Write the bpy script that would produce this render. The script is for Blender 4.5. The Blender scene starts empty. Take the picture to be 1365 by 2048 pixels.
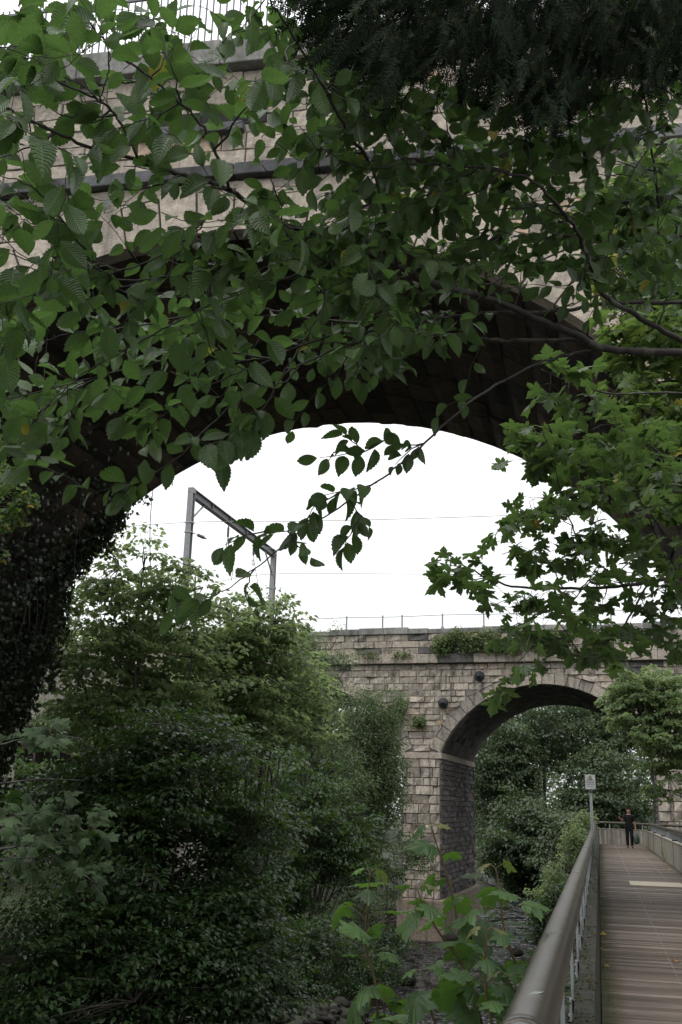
import bpy, bmesh, math, random
import numpy as np
from mathutils import Vector, Matrix
R = math.radians
rng = np.random.default_rng(7)
random.seed(7)
scene = bpy.context.scene
COL = scene.collection

# ------------------------------------------------------------------ camera
FPX = 1991.0
PITCH, YAW, ROLL, ZC = R(16.37), R(14.35), R(1.46), 1.65
CAM = np.array([0, 0, ZC])
_fh = np.array([-math.sin(YAW), math.cos(YAW), 0.0])
RT = np.array([math.cos(YAW), math.sin(YAW), 0.0])
_up = np.array([0, 0, 1.0])
FW = _fh * math.cos(PITCH) + _up * math.sin(PITCH)
UPV = -_fh * math.sin(PITCH) + _up * math.cos(PITCH)
cr, sr = math.cos(ROLL), math.sin(ROLL)
IR = RT * cr + UPV * sr
IU = -RT * sr + UPV * cr
cd = bpy.data.cameras.new('camera')
cam = bpy.data.objects.new('camera', cd)
COL.objects.link(cam)
cd.sensor_fit = 'VERTICAL'
cd.sensor_height = 36.0
cd.sensor_width = 24.0
cd.lens = 36.0 * FPX / 2048.0
cd.clip_start = 0.05
cd.clip_end = 1500
M = Matrix(((IR[0], IU[0], -FW[0], 0), (IR[1], IU[1], -FW[1], 0), (IR[2], IU[2], -FW[2], ZC), (0, 0, 0, 1)))
cam.matrix_world = M
scene.camera = cam

# ------------------------------------------------------------------ world, sun, exposure
SUN_EL, SUN_AZ = R(58), R(215)          # azimuth clockwise from +Y
w = bpy.data.worlds.new('World')
scene.world = w
w.use_nodes = True
nt = w.node_tree
nt.nodes.clear()
wo = nt.nodes.new('ShaderNodeOutputWorld')
bg = nt.nodes.new('ShaderNodeBackground')
sky = nt.nodes.new('ShaderNodeTexSky')
sky.sky_type = 'NISHITA'
sky.sun_disc = False
sky.sun_elevation = SUN_EL
sky.sun_rotation = SUN_AZ
sky.dust_density = 4.0
hs = nt.nodes.new('ShaderNodeHueSaturation')
hs.inputs['Saturation'].default_value = 0.25
tc = nt.nodes.new('ShaderNodeTexCoord')
sx = nt.nodes.new('ShaderNodeSeparateXYZ')
mr = nt.nodes.new('ShaderNodeMapRange')   # overcast: zenith brighter than the horizon
mr.inputs['From Min'].default_value = 0.0
mr.inputs['From Max'].default_value = 1.0
mr.inputs['To Min'].default_value = 5.2
mr.inputs['To Max'].default_value = 13.0
vm = nt.nodes.new('ShaderNodeVectorMath')
vm.operation = 'SCALE'
vm.inputs[0].default_value = (0.97, 0.99, 1.0)
mx = nt.nodes.new('ShaderNodeMix')
mx.data_type = 'RGBA'
mx.inputs[0].default_value = 0.85
bg.inputs['Strength'].default_value = 0.12
L = nt.links.new
L(sky.outputs[0], hs.inputs['Color'])
L(tc.outputs['Generated'], sx.inputs[0])
L(sx.outputs['Z'], mr.inputs['Value'])
L(mr.outputs[0], vm.inputs['Scale'])
L(hs.outputs[0], mx.inputs[6])
L(vm.outputs[0], mx.inputs[7])
L(mx.outputs[2], bg.inputs['Color'])
L(bg.outputs[0], wo.inputs['Surface'])
sd = bpy.data.lights.new('sun', 'SUN')
sd.energy = 0.6
sd.angle = R(40)
sd.color = (1.0, 0.97, 0.92)
so = bpy.data.objects.new('sun', sd)
COL.objects.link(so)
dv = Vector((-math.sin(SUN_AZ) * math.cos(SUN_EL), -math.cos(SUN_AZ) * math.cos(SUN_EL), -math.sin(SUN_EL)))
so.rotation_euler = dv.to_track_quat('-Z', 'Y').to_euler()
so.location = (-20, -20, 60)
scene.view_settings.view_transform = 'Standard'
scene.view_settings.look = 'None'
scene.view_settings.gamma = 1.0
scene.view_settings.exposure = 0.72
scene.cycles.max_bounces = 8
scene.cycles.transparent_max_bounces = 4

# ------------------------------------------------------------------ helpers
def ray(px, py):
    a = px - 682.5
    b = 1024.0 - py
    return FW * FPX + IR * a + IU * b
def at(px, py, d):
    """point seen at (px,py) of the photograph, d metres along the camera axis"""
    return CAM + ray(px, py) * (d / FPX)
def on_z(px, py, z):
    r = ray(px, py)
    return CAM + r * ((z - ZC) / r[2])
def tag(o, label=None, cat=None, group=None, kind=None):
    if label: o['label'] = label
    if cat: o['category'] = cat
    if group: o['group'] = group
    if kind: o['kind'] = kind
    return o
def thing(name, label, cat, loc=(0, 0, 0), group=None, rz=0.0):
    o = bpy.data.objects.new(name, None)
    COL.objects.link(o)
    o.empty_display_size = 0.2
    o.location = tuple(float(v) for v in loc)
    o.rotation_euler = (0, 0, rz)
    return tag(o, label, cat, group)
def copy_tree(o, parent=None):
    c = o.copy()
    COL.objects.link(c)
    if parent: c.parent = parent
    for ch in list(o.children): copy_tree(ch, c)
    return c

class G:
    """collects verts / polys / per-vertex tint and leaf coordinates, builds one mesh"""
    def __init__(s):
        s.V = []; s.F = []; s.T = []; s.L = []; s.n = 0; s.sm = []
    def add(s, V, faces, tint=0.5, luv=None, smooth=True):
        V = np.asarray(V, float).reshape(-1, 3)
        k = len(V)
        s.V.append(V)
        t = np.empty(k); t[:] = tint
        s.T.append(t)
        s.L.append(np.zeros((k, 2)) if luv is None else luv)
        for f in faces:
            f = np.asarray(f, int)
            if f.ndim == 1: f = f[None, :]
            s.F.append(f + s.n)
            s.sm.append(smooth)
        s.n += k
    def build(s, name, mat, parent=None):
        V = np.concatenate(s.V)
        me = bpy.data.meshes.new(name)
        origin = np.zeros(3)
        if parent is not None:
            origin = np.array(parent.matrix_basis.translation if parent.parent is None else world_loc(parent))
        me.vertices.add(len(V))
        me.vertices.foreach_set('co', (V - origin).astype(np.float32).ravel())
        li = np.concatenate([f.ravel() for f in s.F]).astype(np.int32)
        sz = np.concatenate([np.full(len(f), f.shape[1], np.int32) for f in s.F])
        smv = np.concatenate([np.full(len(f), q, bool) for f, q in zip(s.F, s.sm)])
        st = np.concatenate([[0], np.cumsum(sz)[:-1]]).astype(np.int32)
        me.loops.add(len(li))
        me.polygons.add(len(sz))
        me.loops.foreach_set('vertex_index', li)
        me.polygons.foreach_set('loop_start', st)
        me.polygons.foreach_set('loop_total', sz)
        me.polygons.foreach_set('use_smooth', smv)
        a = me.attributes.new('tint', 'FLOAT', 'POINT')
        a.data.foreach_set('value', np.concatenate(s.T).astype(np.float32))
        a = me.attributes.new('luv', 'FLOAT2', 'POINT')
        a.data.foreach_set('vector', np.concatenate(s.L).astype(np.float32).ravel())
        me.update(calc_edges=True)
        me.validate()
        me.materials.append(mat)
        o = bpy.data.objects.new(name, me)
        COL.objects.link(o)
        if parent is not None: o.parent = parent
        return o
def world_loc(o):
    p = np.zeros(3)
    while o is not None:
        p = p + np.array(o.location)
        o = o.parent
    return p

def box(g, lo, hi, tint=0.5, ax=None, org=(0, 0, 0), bev=0.0):
    """box in a frame ax=(ex,ey,ez) about org; bev chamfers all edges"""
    lo = np.array(lo, float); hi = np.array(hi, float)
    if bev <= 0:
        V = np.array([[x, y, z] for z in (lo[2], hi[2]) for y in (lo[1], hi[1]) for x in (lo[0], hi[0])])
        F = [[0, 2, 3, 1], [4, 5, 7, 6], [0, 1, 5, 4], [2, 6, 7, 3], [0, 4, 6, 2], [1, 3, 7, 5]]
        F = [np.array(F)]
    else:
        bm = bmesh.new()
        bmesh.ops.create_cube(bm, size=1.0)
        for v in bm.verts:
            v.co = Vector([(lo[i] + hi[i]) / 2 + v.co[i] * (hi[i] - lo[i]) for i in range(3)])
        bmesh.ops.bevel(bm, geom=list(bm.edges), offset=bev, segments=2, affect='EDGES', profile=0.6)
        bm.verts.index_update()
        V = np.array([v.co[:] for v in bm.verts])
        F = [np.array([v.index for v in f.verts]) for f in bm.faces]
        bm.free()
    if ax is not None:
        V = V[:, :1] * ax[0] + V[:, 1:2] * ax[1] + V[:, 2:] * ax[2]
    g.add(V + np.array(org), F, tint, smooth=False)

def smooth_path(P, n=6):
    P = np.asarray(P, float)
    if len(P) < 3: return P
    Q = np.vstack([2 * P[0] - P[1], P, 2 * P[-1] - P[-2]])
    out = []
    for i in range(1, len(Q) - 2):
        p0, p1, p2, p3 = Q[i - 1], Q[i], Q[i + 1], Q[i + 2]
        for t in np.linspace(0, 1, n, endpoint=False):
            out.append(0.5 * (2 * p1 + (p2 - p0) * t + (2 * p0 - 5 * p1 + 4 * p2 - p3) * t * t + (3 * p1 - p0 - 3 * p2 + p3) * t ** 3))
    out.append(P[-1])
    return np.array(out)

def tube(g, P, r, sides=6, tint=0.5, caps=True):
    P = np.asarray(P, float)
    k = len(P)
    r = np.broadcast_to(np.asarray(r, float), (k,))
    T = np.gradient(P, axis=0)
    T /= np.linalg.norm(T, axis=1)[:, None] + 1e-12
    ref = np.array([0, 0, 1.0]) if abs(T[0][2]) < 0.9 else np.array([1.0, 0, 0])
    A = np.cross(T, ref)
    A /= np.linalg.norm(A, axis=1)[:, None] + 1e-9
    for i in range(1, k):
        if np.dot(A[i], A[i - 1]) < 0: A[i] = -A[i]
    B = np.cross(T, A)
    th = np.linspace(0, 2 * np.pi, sides, endpoint=False)
    V = P[:, None, :] + r[:, None, None] * (np.cos(th)[None, :, None] * A[:, None, :] + np.sin(th)[None, :, None] * B[:, None, :])
    idx = np.arange(k * sides).reshape(k, sides)
    nx = np.roll(idx, -1, axis=1)
    F = np.stack([idx[:-1], nx[:-1], nx[1:], idx[1:]], -1).reshape(-1, 4)
    fs = [F]
    if caps:
        fs += [idx[0][::-1][None, :], idx[-1][None, :]]
    luv = np.stack([np.repeat(np.cumsum(np.r_[0, np.linalg.norm(np.diff(P, axis=0), axis=1)]), sides), np.tile(th, k)], -1)
    g.add(V.reshape(-1, 3), fs, tint, luv)

def lathe(g, org, ax, prof, seg=20, tint=0.5):
    """prof: list of (radius, along); ax axis"""
    ax = np.array(ax, float); ax /= np.linalg.norm(ax)
    ref = np.array([0, 0, 1.0]) if abs(ax[2]) < 0.9 else np.array([1.0, 0, 0])
    A = np.cross(ax, ref); A /= np.linalg.norm(A)
    B = np.cross(ax, A)
    th = np.linspace(0, 2 * np.pi, seg, endpoint=False)
    V = []
    for rr, h in prof:
        V.append(np.array(org) + ax * h + rr * (np.cos(th)[:, None] * A + np.sin(th)[:, None] * B))
    V = np.concatenate(V)
    k = len(prof)
    idx = np.arange(k * seg).reshape(k, seg)
    nx = np.roll(idx, -1, axis=1)
    g.add(V, [np.stack([idx[:-1], nx[:-1], nx[1:], idx[1:]], -1).reshape(-1, 4), idx[-1][None, :], idx[0][::-1][None, :]], tint)

# ------------------------------------------------------------------ leaf templates  (y = along leaf, x = across, z = normal)
def elm_tpl(droop, fold, twist, nseg=22):
    t = np.linspace(0, 1, nseg + 1)
    wd = 0.285 * np.sin(np.pi * np.clip(t, 0, 1) ** 1.0) ** 0.78
    wd = np.where(t > 0.86, wd * np.linspace(1, 0, nseg + 1)[np.argsort(t)] * 0 + wd * (1 - ((t - 0.86) / 0.14).clip(0, 1) * 0.45), wd)
    wd[0] = 0.012; wd[-1] = 0.004
    V = []; luv = []
    for i, tt in enumerate(t):
        zig = 1 + (0.085 if i % 2 else -0.04) * (0 < i < nseg)
        for sgn, fr in ((-1, 1.0), (-1, 0.5), (0, 0), (1, 0.5), (1, 1.0)):
            asym = 1.0 + 0.10 * sgn
            x = sgn * fr * wd[i] * asym * (zig if fr == 1 else 1)
            y = tt + (0.035 * fr if (i % 2 and fr == 1) else 0) - 0.0 * fr
            rip = 0.012 * math.sin(i * 1.9 + sgn) * fr
            z = fold * abs(x) - droop * tt * tt - 0.5 * fold * x * x * 2 + rip + twist * x * tt
            V.append((x, y * (1 - 0.18 * droop), z))
            luv.append((sgn * fr, tt))
    V = np.array(V)
    idx = np.arange((nseg + 1) * 5).reshape(-1, 5)
    F = np.stack([idx[:-1, :-1], idx[:-1, 1:], idx[1:, 1:], idx[1:, :-1]], -1).reshape(-1, 4)
    return V, [F], np.array(luv)

_half = [(.07, -.10), (.20, -.15), (.30, -.12), (.50, -.16), (.43, -.04), (.47, .03), (.36, .09), (.34, .14), (.50, .15), (.60, .14), (.63, .21), (.84, .31), (.70, .37), (.66, .46), (.54, .45), (.43, .48), (.24, .42),
         (.29, .53), (.33, .66), (.22, .72), (.19, .82), (.09, .88), (.0, 1.06)]
def maple_tpl(droop, ripple, sharp=1.0):
    out = [(x, y) for x, y in _half] + [(-x, y) for x, y in _half[-2::-1]]
    out = np.array(out)
    c = np.array([0, .22])
    d = out - c
    rr = np.linalg.norm(d, axis=1)
    m = np.mean(rr)
    out = c + d / rr[:, None] * (m + (rr - m) * sharp)[:, None]
    k = len(out)
    def zz(p):
        q = p - np.array([0, .05])
        r_ = np.linalg.norm(q, axis=-1)
        th = np.arctan2(q[..., 0], q[..., 1])
        return -droop * r_ ** 2 + ripple * np.cos(th * 6.5) * r_ + 0.25 * ripple * np.abs(q[..., 0])
    mid = c + (out - c) * 0.5
    P2 = np.vstack([c[None, :], mid, out])
    V = np.c_[P2, zz(P2)]
    a = np.arange(k); b = (a + 1) % k
    # open at the base between last and first (petiole notch)
    tri = np.stack([np.zeros(k, int), 1 + a, 1 + b], -1)
    quad = np.stack([1 + a, 1 + k + a, 1 + k + b, 1 + b], -1)
    return V, [tri, quad], P2.copy()

def simple_tpl(wd=.34, fold=.25, droop=.2):
    V = np.array([(0, 0, 0), (-wd, .42, fold * wd - droop * .17), (0, 1, -droop), (wd, .42, fold * wd - droop * .17)], float)
    return V, [np.array([[0, 2, 1], [0, 3, 2]])], np.array([(0, 0), (-1, .42), (0, 1), (1, .42)], float)
def ovate_tpl(wd=.34, fold=.3, droop=.3):
    ts = [0, .15, .4, .7, 1]
    ws = [0.02, .75, 1, .62, 0.0]
    V = []; luv = []
    for t, q in zip(ts, ws):
        for s_ in (-1, 0, 1):
            x = s_ * wd * q
            V.append((x, t, fold * abs(x) - droop * t * t)); luv.append((s_, t))
    idx = np.arange(15).reshape(5, 3)
    F = np.stack([idx[:-1, :-1], idx[:-1, 1:], idx[1:, 1:], idx[1:, :-1]], -1).reshape(-1, 4)
    return np.array(V), [F], np.array(luv)
def lobed_tpl(droop=.25):
    o = [(.05, -.06), (.42, -.1), (.36, .12), (.72, .34), (.42, .46), (.24, .5), (.26, .7), (0, 1.0)]
    o = np.array(o + [(-x, y) for x, y in o[-2::-1]])
    P2 = np.vstack([[(0, .22)], o])
    q = P2 - [0, .05]
    V = np.c_[P2, -droop * (q ** 2).sum(1) + .1 * np.abs(q[:, 0])]
    k = len(o); a = np.arange(k); b = (a + 1) % k
    return V, [np.stack([np.zeros(k, int), 1 + a, 1 + b], -1)], P2.copy()
ELM = [elm_tpl(d, f_, tw) for d, f_, tw in ((.12, .35, .15), (.35, .5, -.25), (.6, .3, .3), (.25, .75, -.1), (.8, .45, .0), (.45, .9, .2), (-.15, .3, -.3))]
MAPLE = [maple_tpl(d, r_) for d, r_ in ((.12, .06), (.3, .09), (.22, .05), (.45, .08))]
SYC = [maple_tpl(d, r_, .72) for d, r_ in ((.3, .04), (.6, .06), (.85, .05), (.45, .07), (.1, .05), (.7, .03))]
SIMPLE = [simple_tpl(.34, .3, .2), simple_tpl(.3, .5, .4), simple_tpl(.38, .1, .1)]
NARROW = [simple_tpl(.14, .4, .3), simple_tpl(.17, .2, .15)]
OVATE = [ovate_tpl(.34, .3, .25), ovate_tpl(.3, .45, .5), ovate_tpl(.37, .15, .12)]
LOBED = [lobed_tpl(.2), lobed_tpl(.45)]

def unit(v):
    return v / (np.linalg.norm(v, axis=-1, keepdims=True) + 1e-12)
def leaves(g, tpls, pos, axis, normal, size, tint):
    """instances baked into one mesh; pos/axis/normal (k,3), size/tint (k,)"""
    pos = np.asarray(pos, float)
    k = len(pos)
    if k == 0: return
    y = unit(np.asarray(axis, float))
    x = unit(np.cross(y, np.asarray(normal, float)))
    z = np.cross(x, y)
    size = np.broadcast_to(np.asarray(size, float), (k,))
    tint = np.broadcast_to(np.asarray(tint, float), (k,))
    which = rng.integers(0, len(tpls), k)
    for j, (TV, TF, TL) in enumerate(tpls):
        m = np.where(which == j)[0]
        if not len(m): continue
        n = len(TV)
        V = pos[m][:, None, :] + size[m][:, None, None] * (TV[None, :, 0:1] * x[m][:, None, :] + TV[None, :, 1:2] * y[m][:, None, :] + TV[None, :, 2:3] * z[m][:, None, :])
        off = (np.arange(len(m)) * n)[:, None, None]
        faces = [(f[None] + off).reshape(-1, f.shape[1]) for f in TF]
        g.add(V.reshape(-1, 3), faces, np.repeat(tint[m], n), np.tile(TL, (len(m), 1)))

# ------------------------------------------------------------------ materials
def new_mat(name):
    m = bpy.data.materials.new(name)
    m.use_nodes = True
    t = m.node_tree
    t.nodes.clear()
    out = t.nodes.new('ShaderNodeOutputMaterial')
    b = t.nodes.new('ShaderNodeBsdfPrincipled')
    t.links.new(b.outputs[0], out.inputs['Surface'])
    return m, t, b, out
def node(t, kind, **kw):
    n = t.nodes.new('ShaderNode' + kind)
    for k_, v in kw.items(): setattr(n, k_, v)
    return n
def ramp(t, stops):
    r_ = node(t, 'ValToRGB')
    e = r_.color_ramp.elements
    while len(e) > 1: e.remove(e[-1])
    e[0].position, e[0].color = stops[0][0], (*stops[0][1], 1)
    for p, c in stops[1:]:
        q = e.new(p); q.color = (*c, 1)
    return r_
def noise(t, scale, detail=4, rough=.55, coord=None, dim=None):
    n = node(t, 'TexNoise')
    n.inputs['Scale'].default_value = scale
    n.inputs['Detail'].default_value = detail
    n.inputs['Roughness'].default_value = rough
    if coord is not None: t.links.new(coord, n.inputs['Vector'])
    return n
def mixc(t, a, b, fac, blend='MIX'):
    m = node(t, 'Mix', data_type='RGBA', blend_type=blend)
    for i, v in ((0, fac), (6, a), (7, b)):
        if isinstance(v, (int, float)): m.inputs[i].default_value = v
        elif isinstance(v, tuple): m.inputs[i].default_value = (*v, 1)
        else: t.links.new(v, m.inputs[i])
    return m.outputs[2]
def math_n(t, op, a, b=None, c=None):
    m = node(t, 'Math', operation=op)
    for i, v in enumerate((a, b, c)):
        if v is None: continue
        if isinstance(v, (int, float)): m.inputs[i].default_value = v
        else: t.links.new(v, m.inputs[i])
    return m.outputs[0]
def obj_coord(t):
    return node(t, 'TexCoord').outputs['Object']
def bump(t, b, height, dist=.01, strength=1.0):
    n = node(t, 'Bump')
    n.inputs['Distance'].default_value = dist
    n.inputs['Strength'].default_value = strength
    t.links.new(height, n.inputs['Height'])
    t.links.new(n.outputs[0], b.inputs['Normal'])

def leaf_mat(name, stops, rough=.42, trans=.3, tcol=(.16, .3, .03), veins='none', spec=.5):
    m, t, b, out = new_mat(name)
    a = node(t, 'Attribute', attribute_name='tint')
    rp = ramp(t, stops)
    t.links.new(a.outputs['Fac'], rp.inputs[0])
    col = rp.outputs[0]
    nz = noise(t, 30, 2, coord=obj_coord(t))
    col = mixc(t, col, (.05, .04, .015), math_n(t, 'MULTIPLY', math_n(t, 'GREATER_THAN', nz.outputs['Fac'], .64), .5))
    nl = noise(t, 9, 3, .6, coord=obj_coord(t))
    sv = node(t, 'VectorMath', operation='SCALE')
    t.links.new(col, sv.inputs[0]); t.links.new(math_n(t, 'MULTIPLY_ADD', nl.outputs['Fac'], 1.1, .45), sv.inputs['Scale'])
    col = sv.outputs[0]
    if veins != 'none':
        uv = node(t, 'Attribute', attribute_name='luv')
        s = node(t, 'SeparateXYZ')
        t.links.new(uv.outputs['Vector'], s.inputs[0])
        ax = math_n(t, 'ABSOLUTE', s.outputs['X'])
        if veins == 'pinnate':
            ph = math_n(t, 'MULTIPLY', math_n(t, 'SUBTRACT', s.outputs['Y'], math_n(t, 'MULTIPLY', ax, .2)), 13 * 2 * math.pi)
            side = math_n(t, 'POWER', math_n(t, 'MULTIPLY_ADD', math_n(t, 'COSINE', ph), .5, .5), 5)
            midv = math_n(t, 'LESS_THAN', ax, .06)
        else:
            th = math_n(t, 'ARCTAN2', s.outputs['X'], math_n(t, 'ADD', s.outputs['Y'], .02))
            side = math_n(t, 'POWER', math_n(t, 'MULTIPLY_ADD', math_n(t, 'COSINE', math_n(t, 'MULTIPLY', th, 7.0)), .5, .5), 26)
            midv = math_n(t, 'LESS_THAN', ax, .012)
        vn = math_n(t, 'MAXIMUM', side, midv)
        col = mixc(t, col, (.10, .15, .045), math_n(t, 'MULTIPLY', vn, .5))
        bump(t, b, math_n(t, 'MULTIPLY', vn, -1.0), .006, .8)
    t.links.new(col, b.inputs['Base Color'])
    b.inputs['Roughness'].default_value = rough
    b.inputs['Specular IOR Level'].default_value = spec
    tr = node(t, 'BsdfTranslucent')
    tc_ = mixc(t, col, tcol, .6)
    t.links.new(tc_, tr.inputs['Color'])
    ms = node(t, 'MixShader')
    ms.inputs[0].default_value = trans
    t.links.new(b.outputs[0], ms.inputs[1])
    t.links.new(tr.outputs[0], ms.inputs[2])
    t.links.new(ms.outputs[0], out.inputs['Surface'])
    return m

Y_ = (.42, .28, .03)
MT = {}
MT['elm'] = leaf_mat('elm_leaf', [(0, (.022, .048, .014)), (.35, (.036, .074, .021)), (.7, (.054, .104, .030)), (.93, (.08, .14, .042)), (.985, (.06, .12, .03)), (1, (.4, .3, .02))], .33, .34, (.15, .29, .06), 'pinnate')
MT['maple'] = leaf_mat('maple_leaf', [(0, (.028, .050, .018)), (.5, (.042, .075, .024)), (.95, (.07, .11, .034)), (.985, (.09, .15, .03)), (1, (.3, .15, .04))], .42, .33, (.19, .33, .07), 'palmate')
MT['maple_pale'] = leaf_mat('pale_maple_leaf', [(0, (.045, .078, .024)), (.5, (.065, .11, .034)), (.9, (.10, .16, .05)), (.96, (.3, .26, .04)), (1, (.42, .2, .05))], .45, .38, (.24, .38, .07), 'palmate')
MT['sycamore'] = leaf_mat('sycamore_leaf', [(0, (.02, .042, .017)), (.5, (.036, .072, .025)), (.9, (.075, .14, .045)), (1, (.16, .13, .05))], .5, .3, (.2, .42, .04), 'palmate', spec=.3)
MT['syc_dark'] = leaf_mat('dark_sycamore_leaf', [(0, (.016, .032, .013)), (.5, (.025, .048, .019)), (.9, (.040, .07, .028)), (1, (.05, .06, .025))], .6, .24, (.1, .2, .03), 'palmate', spec=.2)
MT['mid'] = leaf_mat('green_leaf', [(0, (.020, .042, .016)), (.5, (.032, .064, .023)), (1, (.055, .098, .034))], .42, .35, (.16, .3, .04))
MT['light'] = leaf_mat('light_leaf', [(0, (.07, .115, .045)), (.5, (.115, .17, .07)), (1, (.17, .225, .10))], .5, .5, (.42, .54, .2))
MT['willow'] = leaf_mat('willow_leaf', [(0, (.05, .08, .038)), (.5, (.08, .115, .055)), (1, (.125, .165, .085))], .45, .35, (.2, .3, .07))
MT['far'] = leaf_mat('far_leaf', [(0, (.032, .052, .027)), (.5, (.046, .072, .035)), (1, (.075, .105, .05))], .5, .3, (.16, .26, .06))
MT['ivy'] = leaf_mat('ivy_leaf', [(0, (.014, .024, .010)), (.6, (.022, .036, .014)), (1, (.035, .055, .02))], .35, .15, (.06, .1, .02))
MT['conifer'] = leaf_mat('conifer_needle', [(0, (.006, .010, .006)), (.6, (.011, .018, .010)), (.85, (.03, .042, .026)), (1, (.05, .065, .042))], .9, .08, (.03, .07, .02), spec=.05)
MT['shrub'] = leaf_mat('parapet_leaf', [(0, (.06, .10, .035)), (.6, (.10, .15, .05)), (.85, (.2, .22, .06)), (1, (.35, .3, .06))], .5, .3, (.25, .3, .06))
MT['moss'] = leaf_mat('moss_litter', [(0, (.03, .045, .012)), (.5, (.05, .065, .018)), (.7, (.06, .045, .025)), (1, (.2, .15, .06))], .8, .1, (.1, .14, .03), spec=.2)
MT['dead'] = leaf_mat('dead_leaf', [(0, (.45, .3, .03)), (1, (.4, .14, .03))], .6, .2, (.4, .2, .04))

def bark_mat(name, c1, c2, lichen=None):
    m, t, b, out = new_mat(name)
    co = obj_coord(t)
    n1 = noise(t, 14, 5, .65, co)
    r_ = ramp(t, [(.35, c1), (.65, c2)])
    t.links.new(n1.outputs['Fac'], r_.inputs[0])
    col = r_.outputs[0]
    if lichen:
        n2 = noise(t, 5, 3, .6, co)
        col = mixc(t, col, lichen, math_n(t, 'MULTIPLY', math_n(t, 'GREATER_THAN', n2.outputs['Fac'], .56), .5))
    t.links.new(col, b.inputs['Base Color'])
    b.inputs['Roughness'].default_value = .75
    bump(t, b, n1.outputs['Fac'], .01, .8)
    return m
MT['conifer_bark'] = bark_mat('conifer_bark', (.008, .007, .006), (.02, .017, .014))
MT['bark'] = bark_mat('bark', (.028, .022, .018), (.07, .06, .05))
MT['twig'] = bark_mat('twig_bark', (.012, .009, .008), (.035, .028, .024), (.09, .09, .075))
MT['redstem'] = bark_mat('red_stem', (.07, .04, .022), (.10, .085, .035))

def stone_mat(name, stops, grime=.6, grime_col=(.03, .03, .032), fine=.02, soot_z=None, rough=.9, stain_scale=.5, green=None):
    """tint attribute = colour of one block; noise adds grain, streaks of soot and damp with a shape of their own"""
    m, t, b, out = new_mat(name)
    co = obj_coord(t)
    a = node(t, 'Attribute', attribute_name='tint')
    rp = ramp(t, stops)
    t.links.new(a.outputs['Fac'], rp.inputs[0])
    n1 = noise(t, 7, 6, .65, co)
    n2 = noise(t, 45, 4, .6, co)
    col = mixc(t, rp.outputs[0], (.5, .5, .5), .65, 'MIX')
    col = rp.outputs[0]
    hv = math_n(t, 'MULTIPLY_ADD', n1.outputs['Fac'], 1.3, .35)
    s = node(t, 'VectorMath', operation='SCALE')
    t.links.new(col, s.inputs[0]); t.links.new(hv, s.inputs['Scale'])
    col = s.outputs[0]
    # soot and water streaks running down
    mp = node(t, 'Mapping')
    mp.inputs['Scale'].default_value = (1.4, 1.4, .22)
    t.links.new(co, mp.inputs[0])
    n3 = noise(t, stain_scale * 2, 5, .65, mp.outputs[0])
    r3 = ramp(t, [(.5, (0, 0, 0)), (.68, (1, 1, 1))])
    t.links.new(n3.outputs['Fac'], r3.inputs[0])
    col = mixc(t, col, grime_col, math_n(t, 'MULTIPLY', r3.outputs[0], grime))
    n4 = noise(t, stain_scale * 5, 4, .7, co)
    r4 = ramp(t, [(.56, (0, 0, 0)), (.7, (1, 1, 1))])
    t.links.new(n4.outputs['Fac'], r4.inputs[0])
    col = mixc(t, col, grime_col, math_n(t, 'MULTIPLY', r4.outputs[0], grime * .6))
    if green:
        n5 = noise(t, 1.1, 4, .7, co)
        r5 = ramp(t, [(.55, (0, 0, 0)), (.72, (1, 1, 1))])
        t.links.new(n5.outputs['Fac'], r5.inputs[0])
        col = mixc(t, col, green, math_n(t, 'MULTIPLY', r5.outputs[0], .6))
    t.links.new(col, b.inputs['Base Color'])
    b.inputs['Roughness'].default_value = rough
    b.inputs['Specular IOR Level'].default_value = .25
    h = math_n(t, 'MULTIPLY_ADD', n2.outputs['Fac'], .4, n1.outputs['Fac'])
    bump(t, b, h, fine, .9)
    return m
SAND = [(0, (.25, .225, .195)), (.3, (.33, .29, .245)), (.6, (.39, .34, .285)), (.88, (.45, .39, .325)), (.95, (.36, .28, .205)), (1, (.11, .105, .10))]
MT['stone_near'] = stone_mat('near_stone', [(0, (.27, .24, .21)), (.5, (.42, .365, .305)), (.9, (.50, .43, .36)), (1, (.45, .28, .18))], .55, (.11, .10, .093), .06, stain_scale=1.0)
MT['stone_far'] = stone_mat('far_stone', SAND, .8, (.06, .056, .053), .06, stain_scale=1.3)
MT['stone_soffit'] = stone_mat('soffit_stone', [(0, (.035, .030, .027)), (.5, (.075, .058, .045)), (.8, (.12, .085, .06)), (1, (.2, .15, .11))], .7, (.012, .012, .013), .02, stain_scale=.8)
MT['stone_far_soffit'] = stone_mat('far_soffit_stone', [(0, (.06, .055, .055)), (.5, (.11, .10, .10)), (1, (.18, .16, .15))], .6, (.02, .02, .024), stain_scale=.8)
MT['mortar'] = stone_mat('mortar', [(0, (.16, .145, .13)), (1, (.26, .235, .21))], .5)
MT['mortar_gap'] = stone_mat('mortar_gap', [(0, (.07, .063, .057)), (1, (.12, .108, .096))], .5)
MT['mortar_dark'] = stone_mat('dark_mortar', [(0, (.02, .02, .02)), (1, (.04, .036, .034))], .5)
MT['dark_course'] = stone_mat('sooty_stone', [(0, (.06, .06, .062)), (.5, (.13, .13, .135)), (1, (.26, .25, .24))], .65, (.02, .02, .022))
MT['coping'] = stone_mat('coping_stone', [(0, (.15, .15, .145)), (.5, (.24, .235, .22)), (1, (.33, .31, .28))], .6)
MT['concrete'] = stone_mat('mossy_concrete', [(0, (.035, .035, .028)), (1, (.09, .088, .075))], .85, (.012, .014, .008), .035, stain_scale=4.5, green=(.03, .042, .016))
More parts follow.
